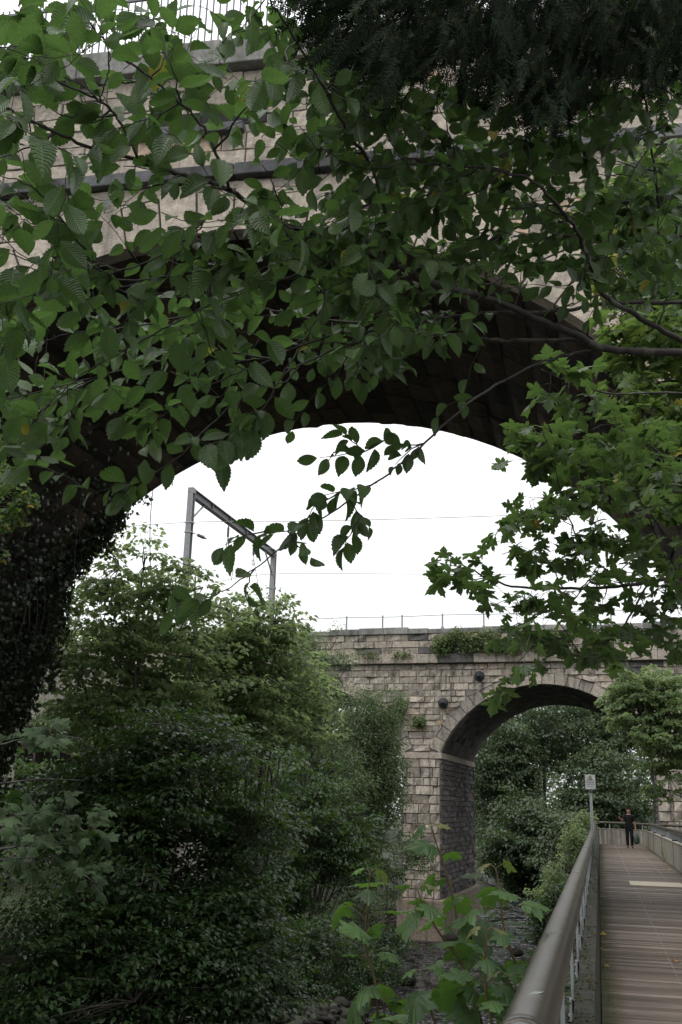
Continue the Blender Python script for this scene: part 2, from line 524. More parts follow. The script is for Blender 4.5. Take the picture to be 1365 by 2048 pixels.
def metal_mat(name, c, rough=.5, metal=.0, rust=None, sc=6):
    m, t, b, out = new_mat(name)
    co = obj_coord(t)
    n1 = noise(t, sc, 6, .65, co)
    r_ = ramp(t, [(.3, tuple(v * .7 for v in c)), (.7, tuple(min(1, v * 1.2) for v in c))])
    t.links.new(n1.outputs['Fac'], r_.inputs[0])
    col = r_.outputs[0]
    if rust:
        n2 = noise(t, sc * .5, 5, .7, co)
        r2 = ramp(t, [(.5, (0, 0, 0)), (.66, (1, 1, 1))])
        t.links.new(n2.outputs['Fac'], r2.inputs[0])
        col = mixc(t, col, rust, math_n(t, 'MULTIPLY', r2.outputs[0], .7))
    t.links.new(col, b.inputs['Base Color'])
    b.inputs['Metallic'].default_value = metal
    rr = math_n(t, 'MULTIPLY_ADD', n1.outputs['Fac'], .3, rough - .15)
    t.links.new(rr, b.inputs['Roughness'])
    bump(t, b, n1.outputs['Fac'], .002, .5)
    return m
MT['rail'] = metal_mat('weathered_rail', (.085, .074, .060), .32, .6, (.08, .07, .058), 3)
MT['galv'] = metal_mat('galvanised_steel', (.28, .29, .30), .5, .3)
MT['grey_paint'] = metal_mat('grey_paint', (.24, .25, .26), .55)
MT['gantry'] = metal_mat('gantry_steel', (.22, .225, .235), .6, .2)
MT['gantry_dark'] = metal_mat('dark_gantry_steel', (.13, .13, .14), .6, .2)
MT['black_iron'] = metal_mat('black_iron', (.025, .028, .034), .45, .1, None, 12)
MT['blue_iron'] = metal_mat('railing_paint', (.07, .085, .10), .5)
MT['wire'] = metal_mat('wire', (.3, .3, .31), .5, .3)
MT['insul'] = metal_mat('insulator', (.06, .055, .06), .35)
MT['white'] = metal_mat('sign_white', (.82, .83, .84), .5)
MT['ink'] = metal_mat('sign_ink', (.09, .09, .11), .6)
MT['sign_yellow'] = metal_mat('sign_yellow', (.7, .6, .22), .5)
MT['paint_patch'] = metal_mat('white_scrape', (.26, .27, .245), .8)

def plank_mat():
    m, t, b, out = new_mat('deck_timber')
    co = obj_coord(t)
    a = node(t, 'Attribute', attribute_name='tint')
    rp = ramp(t, [(0, (.072, .057, .047)), (.5, (.155, .126, .106)), (.9, (.265, .222, .188)), (1, (.38, .325, .275))])
    t.links.new(a.outputs['Fac'], rp.inputs[0])
    mp = node(t, 'Mapping'); mp.inputs['Scale'].default_value = (1.6, 34, 10)
    t.links.new(co, mp.inputs[0])
    n1 = noise(t, 1.0, 5, .7, mp.outputs[0])
    s = node(t, 'VectorMath', operation='SCALE')
    t.links.new(rp.outputs[0], s.inputs[0]); t.links.new(math_n(t, 'MULTIPLY_ADD', n1.outputs['Fac'], 2.4, -.2), s.inputs['Scale'])
    col = s.outputs[0]
    sp = node(t, 'SeparateXYZ'); t.links.new(co, sp.inputs[0])
    n2 = noise(t, 1.3, 5, .7, co)
    # moss creeping in from both edges
    edge = math_n(t, 'ABSOLUTE', math_n(t, 'SUBTRACT', sp.outputs['X'], .01))
    mm = math_n(t, 'ADD', math_n(t, 'MULTIPLY', edge, 3.2), math_n(t, 'MULTIPLY', n2.outputs['Fac'], 1.1))
    r2 = ramp(t, [(.0, (0, 0, 0)), (.4, (0, 0, 0)), (1.0, (1, 1, 1))])
    t.links.new(math_n(t, 'SUBTRACT', mm, 3.15), r2.inputs[0])
    col = mixc(t, col, (.045, .05, .016), math_n(t, 'MULTIPLY', r2.outputs[0], .8))
    n3 = noise(t, .7, 4, .6, co)
    r3 = ramp(t, [(.45, (0, 0, 0)), (.75, (1, 1, 1))])
    t.links.new(n3.outputs['Fac'], r3.inputs[0])
    col = mixc(t, col, (.07, .058, .046), math_n(t, 'MULTIPLY', r3.outputs[0], .5))
    t.links.new(col, b.inputs['Base Color'])
    b.inputs['Roughness'].default_value = .85
    b.inputs['Specular IOR Level'].default_value = .25
    bump(t, b, n1.outputs['Fac'], .006, .9)
    return m
MT['plank'] = plank_mat()
def panel_mat():
    m, t, b, out = new_mat('panel_timber')
    co = obj_coord(t)
    a = node(t, 'Attribute', attribute_name='tint')
    rp = ramp(t, [(0, (.16, .145, .12)), (.5, (.23, .21, .175)), (1, (.30, .275, .235))])
    t.links.new(a.outputs['Fac'], rp.inputs[0])
    mp = node(t, 'Mapping'); mp.inputs['Scale'].default_value = (18, 18, 1.2)
    t.links.new(co, mp.inputs[0])
    n1 = noise(t, 1.0, 5, .7, mp.outputs[0])
    s = node(t, 'VectorMath', operation='SCALE')
    t.links.new(rp.outputs[0], s.inputs[0]); t.links.new(math_n(t, 'MULTIPLY_ADD', n1.outputs['Fac'], 1.4, .3), s.inputs['Scale'])
    col = s.outputs[0]
    n2 = noise(t, 2.2, 5, .7, co)
    r2 = ramp(t, [(.5, (0, 0, 0)), (.7, (1, 1, 1))])
    t.links.new(n2.outputs['Fac'], r2.inputs[0])
    col = mixc(t, col, (.06, .062, .035), math_n(t, 'MULTIPLY', r2.outputs[0], .6))
    t.links.new(col, b.inputs['Base Color'])
    b.inputs['Roughness'].default_value = .8
    bump(t, b, n1.outputs['Fac'], .004, .8)
    return m
MT['panel'] = panel_mat()
def plain(name, c, rough=.7, spec=.4):
    m, t, b, out = new_mat(name)
    n1 = noise(t, 25, 4, .6, obj_coord(t))
    r_ = ramp(t, [(.3, tuple(v * .75 for v in c)), (.7, tuple(min(1, v * 1.2) for v in c))])
    t.links.new(n1.outputs['Fac'], r_.inputs[0])
    t.links.new(r_.outputs[0], b.inputs['Base Color'])
    b.inputs['Roughness'].default_value = rough
    b.inputs['Specular IOR Level'].default_value = spec
    return m
MT['black_cloth'] = plain('black_cloth', (.012, .012, .014), .9, .2)
MT['skin'] = plain('skin', (.36, .2, .14), .55)
MT['hair'] = plain('hair', (.06, .025, .015), .6)
MT['shoe'] = plain('shoe', (.02, .02, .02), .5)
MT['bag'] = plain('bag_plastic', (.05, .075, .065), .3)
MT['pale_mat'] = plain('pale_grip', (.42, .37, .28), .9)
MT['strip'] = plain('joint_strip', (.20, .16, .12), .7)
def ground_mat():
    m, t, b, out = new_mat('earth')
    co = obj_coord(t)
    n1 = noise(t, 3, 8, .7, co); n2 = noise(t, .25, 4, .6, co)
    r_ = ramp(t, [(.3, (.014, .011, .008)), (.5, (.028, .023, .016)), (.7, (.045, .038, .027))])
    t.links.new(n1.outputs['Fac'], r_.inputs[0])
    col = mixc(t, r_.outputs[0], (.03, .045, .016), n2.outputs['Fac'])
    t.links.new(col, b.inputs['Base Color'])
    b.inputs['Roughness'].default_value = .95
    bump(t, b, n1.outputs['Fac'], .1, 1)
    return m
MT['ground'] = ground_mat()
def rock_mat():
    m, t, b, out = new_mat('river_rock')
    co = obj_coord(t)
    n1 = noise(t, 6, 6, .65, co)
    a = node(t, 'Attribute', attribute_name='tint')
    rp = ramp(t, [(0, (.012, .011, .010)), (.6, (.026, .023, .020)), (1, (.07, .062, .055))])
    t.links.new(a.outputs['Fac'], rp.inputs[0])
    s = node(t, 'VectorMath', operation='SCALE')
    t.links.new(rp.outputs[0], s.inputs[0]); t.links.new(math_n(t, 'MULTIPLY_ADD', n1.outputs['Fac'], 1.2, .4), s.inputs['Scale'])
    t.links.new(s.outputs[0], b.inputs['Base Color'])
    b.inputs['Roughness'].default_value = .85
    b.inputs['Specular IOR Level'].default_value = .2
    bump(t, b, n1.outputs['Fac'], .03, .8)
    return m
MT['rock'] = rock_mat()
def water_mat():
    m, t, b, out = new_mat('river_water')
    co = obj_coord(t)
    mp = node(t, 'Mapping'); mp.inputs['Scale'].default_value = (1.0, .55, 1)
    t.links.new(co, mp.inputs[0])
    n1 = noise(t, 2.3, 2, .5, mp.outputs[0]); n1.inputs['Distortion'].default_value = .8
    n2 = noise(t, .5, 3, .6, co)
    b.inputs['Base Color'].default_value = (.018, .02, .02, 1)
    b.inputs['Roughness'].default_value = .06
    b.inputs['Specular IOR Level'].default_value = .6
    r2 = ramp(t, [(.40, (.06, .06, .06)), (.56, (1, 1, 1))])
    t.links.new(n2.outputs['Fac'], r2.inputs[0])
    n3 = noise(t, 9, 4, .6, mp.outputs[0])
    h = math_n(t, 'MULTIPLY', math_n(t, 'MULTIPLY_ADD', n3.outputs['Fac'], .06, math_n(t, 'POWER', n1.outputs['Fac'], 3.0)), r2.outputs[0])
    bump(t, b, h, 1.1, 1.0)
    return m
MT['water'] = water_mat()

# ------------------------------------------------------------------ terrain and river
WATER_Z = -5.6
def river_x(y):
    return -5.6 - 0.0016 * np.maximum(y - 55, 0) ** 1.9 * 0.55 + 0.8 * np.sin(y * .08)
def river_w(y):
    return 2.9 + 0.9 * np.sin(y * .11 + 1) + 0.012 * np.maximum(y - 60, 0)
def ground_h(x, y):
    x = np.asarray(x, float); y = np.asarray(y, float)
    d = x - river_x(y)
    wv = river_w(y)
    left = np.clip(-(d + wv), 0, None)
    right = np.clip(d - wv, 0, None)
    h = np.full_like(x, -6.3)
    h = np.where(left > 0, -6.0 + np.minimum(left * .5, .85) + np.clip(left - 4.5, 0, None) * .16 + .0015 * np.clip(left - 12, 0, None) ** 2, h)
    h = np.where(right > 0, -6.0 + np.minimum(right * .55, 1.1) + np.clip(right - 2.5, 0, None) * .62, h)
    h = np.where(right > 0, np.minimum(h, -.35 + .04 * right), h)
    h = np.minimum(h, 14)
    h = h + .12 * np.sin(x * 1.7 + y * .6) * np.sin(y * 1.3 - x * .4) + .06 * np.sin(x * 4.1) * np.sin(y * 3.7)
    return h
def nonuni(a, b, dense_a, dense_b, s, big):
    return np.unique(np.round(np.concatenate([np.arange(a, dense_a, big), np.arange(dense_a, dense_b, s), np.arange(dense_b, b + big, big)]), 3))
gx = nonuni(-260, 260, -40, 20, .55, 12); gy = nonuni(-40, 520, -8, 120, .7, 14)
X, Yg = np.meshgrid(gx, gy)
Z = ground_h(X, Yg)
idx = np.arange(X.size).reshape(X.shape)
g = G()
g.add(np.c_[X.ravel(), Yg.ravel(), Z.ravel()], [np.stack([idx[:-1, :-1], idx[:-1, 1:], idx[1:, 1:], idx[1:, :-1]], -1).reshape(-1, 4)])
tag(g.build('ground', MT['ground']), kind='structure')
ys = np.arange(-20, 300, .8)
g = G()
xs = np.linspace(-1, 1, 9)
V = np.array([[river_x(y) + s * (river_w(y) + .9), y, WATER_Z] for y in ys for s in xs])
idx = np.arange(len(V)).reshape(len(ys), 9)
g.add(V, [np.stack([idx[:-1, :-1], idx[:-1, 1:], idx[1:, 1:], idx[1:, :-1]], -1).reshape(-1, 4)])
tag(g.build('river', MT['water']), kind='structure')

def rock(g, c, r, tint):
    bm = bmesh.new()
    bmesh.ops.create_icosphere(bm, subdivisions=2, radius=1)
    V = np.array([v.co[:] for v in bm.verts]); F = np.array([[v.index for v in f.verts] for f in bm.faces])
    bm.free()
    ph = rng.uniform(0, 6, 6)
    k = 1 + .16 * np.sin(V[:, 0] * 3 + ph[0]) + .14 * np.sin(V[:, 1] * 3.5 + ph[1]) + .14 * np.sin(V[:, 2] * 4 + ph[2]) + .07 * np.sin(V[:, 0] * 7 + V[:, 1] * 6 + ph[3])
    V = V * k[:, None] * np.array([rng.uniform(.8, 1.4), rng.uniform(.7, 1.1), rng.uniform(.4, .75)]) * r
    a = rng.uniform(0, 6.28)
    V = np.c_[V[:, 0] * math.cos(a) - V[:, 1] * math.sin(a), V[:, 0] * math.sin(a) + V[:, 1] * math.cos(a), V[:, 2]]
    g.add(V + np.array(c), [F], tint)
# pebbles of the gravel bar: nobody could count them
g = G()
for _ in range(2600):
    y = rng.uniform(30, 75)
    side = rng.random()
    x = river_x(y) - river_w(y) + rng.normal(0, 1) - (rng.uniform(0, 3.5) if side < .75 else -2 * river_w(y) - .3)
    rock(g, (x, y, max(float(ground_h(x, y)), WATER_Z - .05) + .02), abs(rng.normal(.09, .06)) + .04, rng.random())
tag(g.build('gravel_bar', MT['rock']), kind='stuff')
k = 0
RL = ['squat dark boulder at the water edge nearest the handrail', 'pale rounded boulder in the shallow riffle below the saplings', 'long low boulder on the gravel near the pier foot',
      'small dark rock standing alone in the current', 'tilted rock half under water beside the pier', 'brownish boulder on the bank left of the water']
for (px, py, r_) in ((1010, 1985, .42), (950, 1955, .38), (905, 1880, .55), (1035, 1905, .3), (945, 1870, .45), (800, 1960, .5)):
    p = on_z(px, py, -5.45)
    g = G(); rock(g, p, r_, rng.random())
    tag(g.build('river_rock', MT['rock']), RL[k], 'rock', 'boulders along the river'); k += 1

# ------------------------------------------------------------------ masonry
def stone_blocks(g, org, eu, ez, en, u0, u1, zs, lr, relief, gap=.012, keep=None, clamp=None, rough=1.0, nx=5, nz=4, dark_p=.0):
    """coursed blocks on the plane org+u*eu+z*ez, face towards en"""
    for z0, z1 in zip(zs[:-1], zs[1:]):
        u = u0 - rng.uniform(0, lr[1])
        while u < u1:
            ln = rng.uniform(*lr)
            a, b = max(u, u0), min(u + ln, u1)
            u += ln
            if b - a < .08: continue
            fx = np.linspace(0, 1, nx); fz = np.linspace(0, 1, nz)
            ex_ = min(.2, .014 / (b - a)); ez_ = min(.2, .014 / (z1 - z0)); fx[1] = ex_; fx[-2] = 1 - ex_; fz[1] = ez_; fz[-2] = 1 - ez_
            UU, ZZ = np.meshgrid(a + gap + (b - a - 2 * gap) * fx, z0 + gap + (z1 - z0 - 2 * gap) * fz)
            if keep is not None:
                kk = keep(UU, ZZ)
                if not kk.any(): continue
                if clamp is not None: UU, ZZ = clamp(UU, ZZ)
            D = np.full(UU.shape, relief * rng.uniform(.45, 1.2))
            D += rng.normal(0, relief * .35 * rough, UU.shape)
            D[:, 0] = D[:, -1] = D[0] = D[-1] = -.03
            tilt = rng.normal(0, relief * .25 * rough, 2)
            D[1:-1, 1:-1] += (tilt[0] * (fx - .5)[None, :] + tilt[1] * (fz - .5)[:, None])[1:-1, 1:-1]
            V = org + UU[..., None] * eu + ZZ[..., None] * ez + D[..., None] * en
            ix = np.arange(nx * nz).reshape(nz, nx)
            F = np.stack([ix[:-1, :-1], ix[:-1, 1:], ix[1:, 1:], ix[1:, :-1]], -1).reshape(-1, 4)
            t = float(np.clip(rng.normal(.5, .18), 0, .92))
            if rng.random() < dark_p: t = 1.0
            elif rng.random() < .03: t = .95
            g.add(V.reshape(-1, 3), [F], t, smooth=False)
def courses(z0, z1, h, var=.12):
    n = max(1, int(round((z1 - z0) / h)))
    d = 1 + rng.uniform(-var, var, n)
    return z0 + np.r_[0, np.cumsum(d) / d.sum()] * (z1 - z0)
EZ = np.array([0, 0, 1.0])

def sheet(g, P, tint=.5):
    g.add(np.array(P), [np.array([[0, 1, 2, 3]])], tint, smooth=False)

# ---- near viaduct
NA = R(-4)
NU = np.array([math.cos(NA), -math.sin(NA), 0]); NN = np.array([math.sin(NA), math.cos(NA), 0])   # along wall, away from camera
ND0, ND1 = 15.0, 24.4
NC0, NC1 = -4.82, -4.29         # arch centre along wall, front and back (slight skew)
NZC, NR, NRING = 2.15, 9.25, .85
NL, NRT = -46.0, 30.0
def npt(u, d, z): return NU * u + NN * d + EZ * z
near = thing('stone_viaduct', 'tall sandstone arch viaduct overhead, with dark soffit framing the view', 'bridge', npt(NC0, ND0, 0))
def arch_top(u, c, zc, r): return zc + math.sqrt(max(r * r - (u - c) ** 2, 0))
# backing walls with the opening (front and back), in vertical strips
def backing(g, d, c, flip):
    us = np.unique(np.r_[np.linspace(NL, c - NR, 6), c + NR * np.sin(np.linspace(-math.pi / 2, math.pi / 2, 61)), np.linspace(c + NR, NRT, 5)])
    for a, b in zip(us[:-1], us[1:]):
        mid = (a + b) / 2
        za = arch_top(a, c, NZC, NR) if abs(a - c) <= NR else -7; zb = arch_top(b, c, NZC, NR) if abs(b - c) <= NR else -7
        if abs(mid - c) > NR: za = zb = -7
        elif za < -6: za = NZC
        sheet(g, [npt(a, d, za), npt(b, d, zb), npt(b, d, 14.84), npt(a, d, 14.84)])
g = G(); backing(g, ND0, NC0, 0); g.build('wall_core', MT['mortar_gap'], near)
g = G(); backing(g, ND1, NC1, 1); g.build('rear_wall', MT['dark_course'], near)
g = G()
zs = courses(4.0, 12.42, .33)
zs2 = courses(12.7, 14.8, .34)
def nkeep(UU, ZZ): return (np.hypot(UU - NC0, ZZ - NZC) > NR + NRING) | (ZZ < NZC) & (abs(UU - NC0) > NR)
def nclamp(UU, ZZ):
    dx, dz = UU - NC0, ZZ - NZC
    rr = np.hypot(dx, dz)
    s = np.where((rr < NR + NRING + .01), (NR + NRING + .01) / np.maximum(rr, 1e-6), 1)
    return NC0 + dx * s, NZC + dz * s
O0 = NN * ND0
stone_blocks(g, O0, NU, EZ, -NN, -16, 9, zs, (.4, 1.05), .035, .004, nkeep, nclamp, rough=.75, nx=7, nz=5)
stone_blocks(g, O0, NU, EZ, -NN, -16, 9, zs2, (.4, 1.1), .035, .004, rough=.75, nx=7, nz=5)
g.build('wall_face', MT['stone_near'], near)
# voussoir ring, front
g = G()
NV = 44
for i in range(NV):
    a0, a1 = math.pi * i / NV + .0022, math.pi * (i + 1) / NV - .0022
    pr = .05 + rng.uniform(-.008, .012)
    rin, rout = NR, NR + NRING + (.12 if i % 2 else -.02)
    pts = []
    for dd in (-pr, .28):
        for rr, aa in ((rin, a0), (rin, a1), (rout, a1), (rout, a0)):
            pts.append(npt(NC0 + rr * math.cos(aa), ND0 + dd, NZC + rr * math.sin(aa)))
    g.add(np.array(pts), [np.array([[0, 3, 2, 1], [4, 5, 6, 7], [0, 1, 5, 4], [1, 2, 6, 5], [2, 3, 7, 6], [3, 0, 4, 7]])], float(np.clip(rng.normal(.55, .2), 0, .9)), smooth=False)
g.build('arch_ring', MT['stone_near'], near)
# soffit: courses along the barrel, each a little out of line
g = G()
NS = 44
for i in range(NS):
    a0, a1 = math.pi * i / NS + .0016, math.pi * (i + 1) / NS - .0016
    d = ND0 + .30
    while d < ND1:
        ln = rng.uniform(.7, 1.6)
        d2 = d + ln
        last = d2 >= ND1 - .5
        if last: d2 = ND1 + rng.uniform(-.03, .08)
        off = rng.uniform(-.035, .02)
        na = 4
        P = []
        for j, q in enumerate(np.linspace(0, 1, na)):
            aa = a0 + (a1 - a0) * q
            for s in (0, .03, .97, 1):
                dd = d + .006 + (d2 - d - .012) * s
                c = NC0 + (NC1 - NC0) * (dd - ND0) / (ND1 - ND0)
                edge = (j in (0, na - 1)) or s in (0, 1)
                rr = NR + off + (.05 if edge else rng.normal(0, .008))
                P.append(npt(c + rr * math.cos(aa), dd, NZC + rr * math.sin(aa)))
        ix = np.arange(na * 4).reshape(na, 4)
        g.add(np.array(P), [np.stack([ix[:-1, :-1], ix[1:, :-1], ix[1:, 1:], ix[:-1, 1:]], -1).reshape(-1, 4)], float(np.clip(rng.normal(.4, .25), 0, .97)), smooth=False)
        d = d2
        if last: break
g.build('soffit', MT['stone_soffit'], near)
g = G()
for i in range(60):      # vault core behind the soffit stones, so no light leaks through the joints
    a0, a1 = math.pi * i / 60, math.pi * (i + 1) / 60
    P = []
    for aa in (a0, a1):
        for dd, c in ((ND0 + .2, NC0), (ND1 - .05, NC1)):
            P.append(npt(c + (NR + .055) * math.cos(aa), dd, NZC + (NR + .055) * math.sin(aa)))
    g.add(np.array(P), [np.array([[0, 1, 3, 2]])], .5, smooth=False)
for s in (-1, 1):        # springing walls (jambs)
    a, b = NC0 + s * (NR + .05), NC1 + s * (NR + .05)
    sheet(g, [npt(a, ND0, -7), npt(b, ND1, -7), npt(b, ND1, NZC), npt(a, ND0, NZC)])
g.build('vault_core', MT['mortar_dark'], near)
for s in (-1, 1):
    g = G()
    c = NC0 + s * NR
    dirv = unit(npt(NC1 + s * NR, ND1, 0) - npt(NC0 + s * NR, ND0, 0))
    stone_blocks(g, npt(c, ND0, 0), dirv, EZ, NU * -s, 0, ND1 - ND0, courses(-6.5, NZC, .38), (.5, 1.2), .05, .012)
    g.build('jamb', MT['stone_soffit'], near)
g = G()
for dd in (14.6, 24.9):   # plinths at the pier foot
    box(g, (NC0 - NR - 2.5, min(dd, ND0 + .2), -7), (NC0 - NR + .75, min(dd, ND0 + .2) + .4 if dd < 20 else dd, -2.2), .3, (NU, NN, EZ), bev=.06)
box(g, (NC1 - NR - 2.5, ND1 - 3, -7), (NC1 - NR + 1.3, ND1 + .35, -1.6), .35, (NU, NN, EZ), bev=.08)
g.build('plinth', MT['stone_soffit'], near)
# string course, parapet coping, road slab
g = G()
u = -18.0
while u < 12:
    ln = rng.uniform(.9, 1.6)
    box(g, (u + .006, ND0 - .20, 12.44), (u + ln - .006, ND0 + .1, 12.68 + rng.uniform(-.01, .01)), float(rng.uniform(0, .8)), (NU, NN, EZ), bev=.02)
    u += ln
g.build('string_course', MT['dark_course'], near)
g = G(); u = -18.0
while u < 12:
    ln = rng.uniform(1.1, 1.7)
    box(g, (u + .005, ND0 - .26, 14.82), (u + ln - .005, ND0 + .32, 15.38 + rng.uniform(-.012, .012)), float(rng.uniform(.2, .9)), (NU, NN, EZ), bev=.03)
    u += ln
g.build('coping', MT['coping'], near)
g = G(); box(g, (NL, ND0 + .33, 13.2), (NRT, ND1 - .01, 13.9), .4, (NU, NN, EZ)); g.build('road_slab', MT['mortar'], near)
# hole of broken-out stones: its shade painted as a dark slab; ledge stones below
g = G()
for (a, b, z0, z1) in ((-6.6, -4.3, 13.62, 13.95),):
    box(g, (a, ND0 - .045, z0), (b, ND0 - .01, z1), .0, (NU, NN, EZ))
g.build('recess_shade', MT['mortar_dark'], near)
g = G()
for (a, b, z0, z1) in ((-6.75, -5.9, 13.42, 13.6), (-5.75, -4.7, 13.4, 13.58)):
    box(g, (a, ND0 - .2, z0), (b, ND0 + .05, z1), .3, (NU, NN, EZ), bev=.03)
g.build('ledge_stone', MT['dark_course'], near)
# iron railing on the coping
rail = thing('iron_railing', 'blue grey iron railing of upright bars on top of the near viaduct', 'railing', npt(NC0, ND0, 15.38))
for z in (15.52, 16.78):
    g = G(); box(g, (-17, ND0 + .0, z - .02), (10, ND0 + .045, z + .03), .5, (NU, NN, EZ)); g.build('rail', MT['blue_iron'], rail)
for i in range(96):
    u = -13.2 + i * .135
    g = G(); box(g, (u - .014, ND0 + .01, 15.36), (u + .014, ND0 + .036, 16.9), .5, (NU, NN, EZ)); g.build('bar', MT['blue_iron'], rail)

# ---- far railway viaduct
FA = R(2.2)
FU = np.array([math.cos(FA), -math.sin(FA), 0]); FN = np.array([math.sin(FA), math.cos(FA), 0])
FD0, FD1 = 60.0, 72.6
FC, FZ, FH, FRISE = -5.22, 4.75, 6.1, 4.0       # middle arch centre, springing, half span, rise
FR_ = (FH ** 2 + FRISE ** 2) / (2 * FRISE); FZC = FZ + FRISE - FR_
FAH = math.asin(FH / FR_)
PIT = 14.42
CEN = [FC - 2 * PIT, FC - PIT, FC, FC + PIT]
def fpt(u, d, z): return FU * u + FN * d + EZ * z
farv = thing('railway_viaduct', 'weathered rock faced sandstone railway viaduct with a segmental arch over the river', 'bridge', fpt(FC, FD0, 0))
def ftop(u):
    for c in CEN:
        if abs(u - c) < FH: return FZC + math.sqrt(FR_ ** 2 - (u - c) ** 2)
    return None
g = G()
us = [-62.0]
for c in CEN: us += list(c + FR_ * np.sin(np.linspace(-FAH, FAH, 31)))
us += [30.0]
for d in (FD0 + .02, FD1):
    for a, b in zip(us[:-1], us[1:]):
        za, zb = ftop(a), ftop(b)
        if ftop((a + b) / 2) is None: za = zb = -7
        else:
            za = za or FZ; zb = zb or FZ
        sheet(g, [fpt(a, d, za), fpt(b, d, zb), fpt(b, d, 11.88), fpt(a, d, 11.88)])
for c in CEN:
    aa = np.linspace(-FAH, FAH, 31)
    for a0, a1 in zip(aa[:-1], aa[1:]):
        P = [fpt(c + (FR_ + .04) * math.sin(q), d, FZC + (FR_ + .04) * math.cos(q)) for q, d in ((a0, FD0 + .02), (a0, FD1), (a1, FD1), (a1, FD0 + .02))]
        sheet(g, P)
g.build('wall_core', MT['mortar'], farv)
g = G()
FRING = .62
def inside(UU, ZZ, pad):
    m = np.zeros(UU.shape, bool)
    for c in CEN:
        m |= (np.hypot(UU - c, ZZ - FZC) < FR_ + pad) & (ZZ > FZ - .02)
        m |= (abs(UU - c) < FH) & (ZZ < FZ)
    return m
def fkeep(UU, ZZ): return ~inside(UU, ZZ, FRING)
def fclamp(UU, ZZ):
    UU, ZZ = UU.copy(), ZZ.copy()
    for c in CEN:
        dx, dz = UU - c, ZZ - FZC
        rr = np.hypot(dx, dz)
        m = (rr < FR_ + FRING) & (abs(UU - c) < PIT / 2)
        s = np.where(m, (FR_ + FRING + .01) / np.maximum(rr, 1e-6), 1)
        UU = c + dx * s; ZZ = FZC + dz * s
    return UU, np.maximum(ZZ, FZ + .02)
stone_blocks(g, FN * FD0, FU, EZ, -FN, -24, 9, courses(FZ + .05, 10.0, .37), (.5, 1.15), .085, .007, fkeep, fclamp, dark_p=.02, rough=1.5)
stone_blocks(g, FN * FD0, FU, EZ, -FN, -30, 9, courses(10.62, 11.86, .41), (.8, 1.7), .12, .008, dark_p=.1)
g.build('wall_face', MT['stone_far'], farv)
for pc in (FC - PIT / 2, FC + PIT / 2):
    g = G()
    pw = PIT - 2 * FH
    a, b = pc - pw / 2, pc + pw / 2
    box(g, (a + .03, FD0 + .03, -7), (b - .03, FD1 - .03, FZ - .36), .4, (FU, FN, EZ))
    box(g, (a - .12, FD0 - .12, FZ - .36), (b + .12, FD1 + .1, FZ + .0), .55, (FU, FN, EZ), bev=.04)
    zc_ = courses(-3.4, FZ - .37, .52)
    stone_blocks(g, FN * FD0, FU, EZ, -FN, a, b, zc_, (.6, 1.2), .11, .014, rough=1.4)
    box(g, (a - .28, FD0 - .32, -7), (b + .3, FD1 + .3, -3.42), .975, (FU, FN, EZ), bev=.1)
    g.build('pier', MT['stone_far'], farv)
    g = G()
    for s in (-1, 1):
        stone_blocks(g, fpt(pc + s * pw / 2, FD0, 0), FN, EZ, FU * s, 0, FD1 - FD0, courses(-3.4, FZ - .37, .30), (.4, .9), .08, .016, rough=1.2)
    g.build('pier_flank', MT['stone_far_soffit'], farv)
NFV = 22
for c in CEN[1:]:
    g = G()
    for i in range(NFV):
        a0 = -FAH + 2 * FAH * i / NFV + .003; a1 = -FAH + 2 * FAH * (i + 1) / NFV - .003
        pr = .06 + rng.uniform(-.02, .05)
        ro = FR_ + FRING + rng.uniform(-.05, .12)
        pts = []
        for dd in (-pr, .5):
            for rr, aa in ((FR_, a0), (FR_, a1), (ro, a1), (ro, a0)):
                pts.append(fpt(c + rr * math.sin(aa), FD0 + dd, FZC + rr * math.cos(aa)))
        t = float(np.clip(rng.normal(.5, .2), 0, .9))
        if c == FC and 1 <= i <= 5: t = float(rng.uniform(.0, .3))
        g.add(np.array(pts), [np.array([[0, 1, 2, 3], [7, 6, 5, 4], [0, 4, 5, 1], [1, 5, 6, 2], [2, 6, 7, 3], [3, 7, 4, 0]])], t, smooth=False)
    g.build('arch_ring', MT['stone_far'], farv)
for c in CEN[1:3]:
    g = G()
    for i in range(34):
        a0 = -FAH + 2 * FAH * i / 34 + .0015; a1 = -FAH + 2 * FAH * (i + 1) / 34 - .0015
        d = FD0 + .52
        while d < FD1:
            d2 = min(d + rng.uniform(.5, 1.2), FD1)
            off = rng.uniform(-.02, .03)
            P = [fpt(c + (FR_ + off) * math.sin(q), dd, FZC + (FR_ + off) * math.cos(q)) for q, dd in ((a0, d + .01), (a0, d2 - .01), (a1, d2 - .01), (a1, d + .01))]
            sheet(g, P, float(np.clip(rng.normal(.4, .25), 0, 1)))
            d = d2
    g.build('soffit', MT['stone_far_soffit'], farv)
g = G(); u = -34.0
while u < 12:
    ln = rng.uniform(1.2, 2.2)
    box(g, (u + .006, FD0 - .38, 10.03), (u + ln - .006, FD0 + .05, 10.58 + rng.uniform(-.015, .015)), float(np.clip(rng.normal(.55, .2), 0, .9)) if rng.random() > .12 else 1.0, (FU, FN, EZ), bev=.04)
    u += ln
g.build('string_course', MT['stone_far'], farv)
g = G(); u = -34.0
while u < 12:
    ln = rng.uniform(1.0, 2.0)
    zz = 12.22 + .06 * math.sin(u * .7) + rng.uniform(-.03, .03)
    box(g, (u + .006, FD0 - .22, 11.86), (u + ln - .006, FD0 + .5, zz), float(rng.uniform(0, .9)), (FU, FN, EZ), bev=.04)
    u += ln
g.build('coping', MT['coping'], farv)
g = G(); box(g, (-60, FD0 + .51, 10.6), (30, FD1 - .02, 11.1), .4, (FU, FN, EZ)); g.build('track_bed', MT['mortar'], farv)
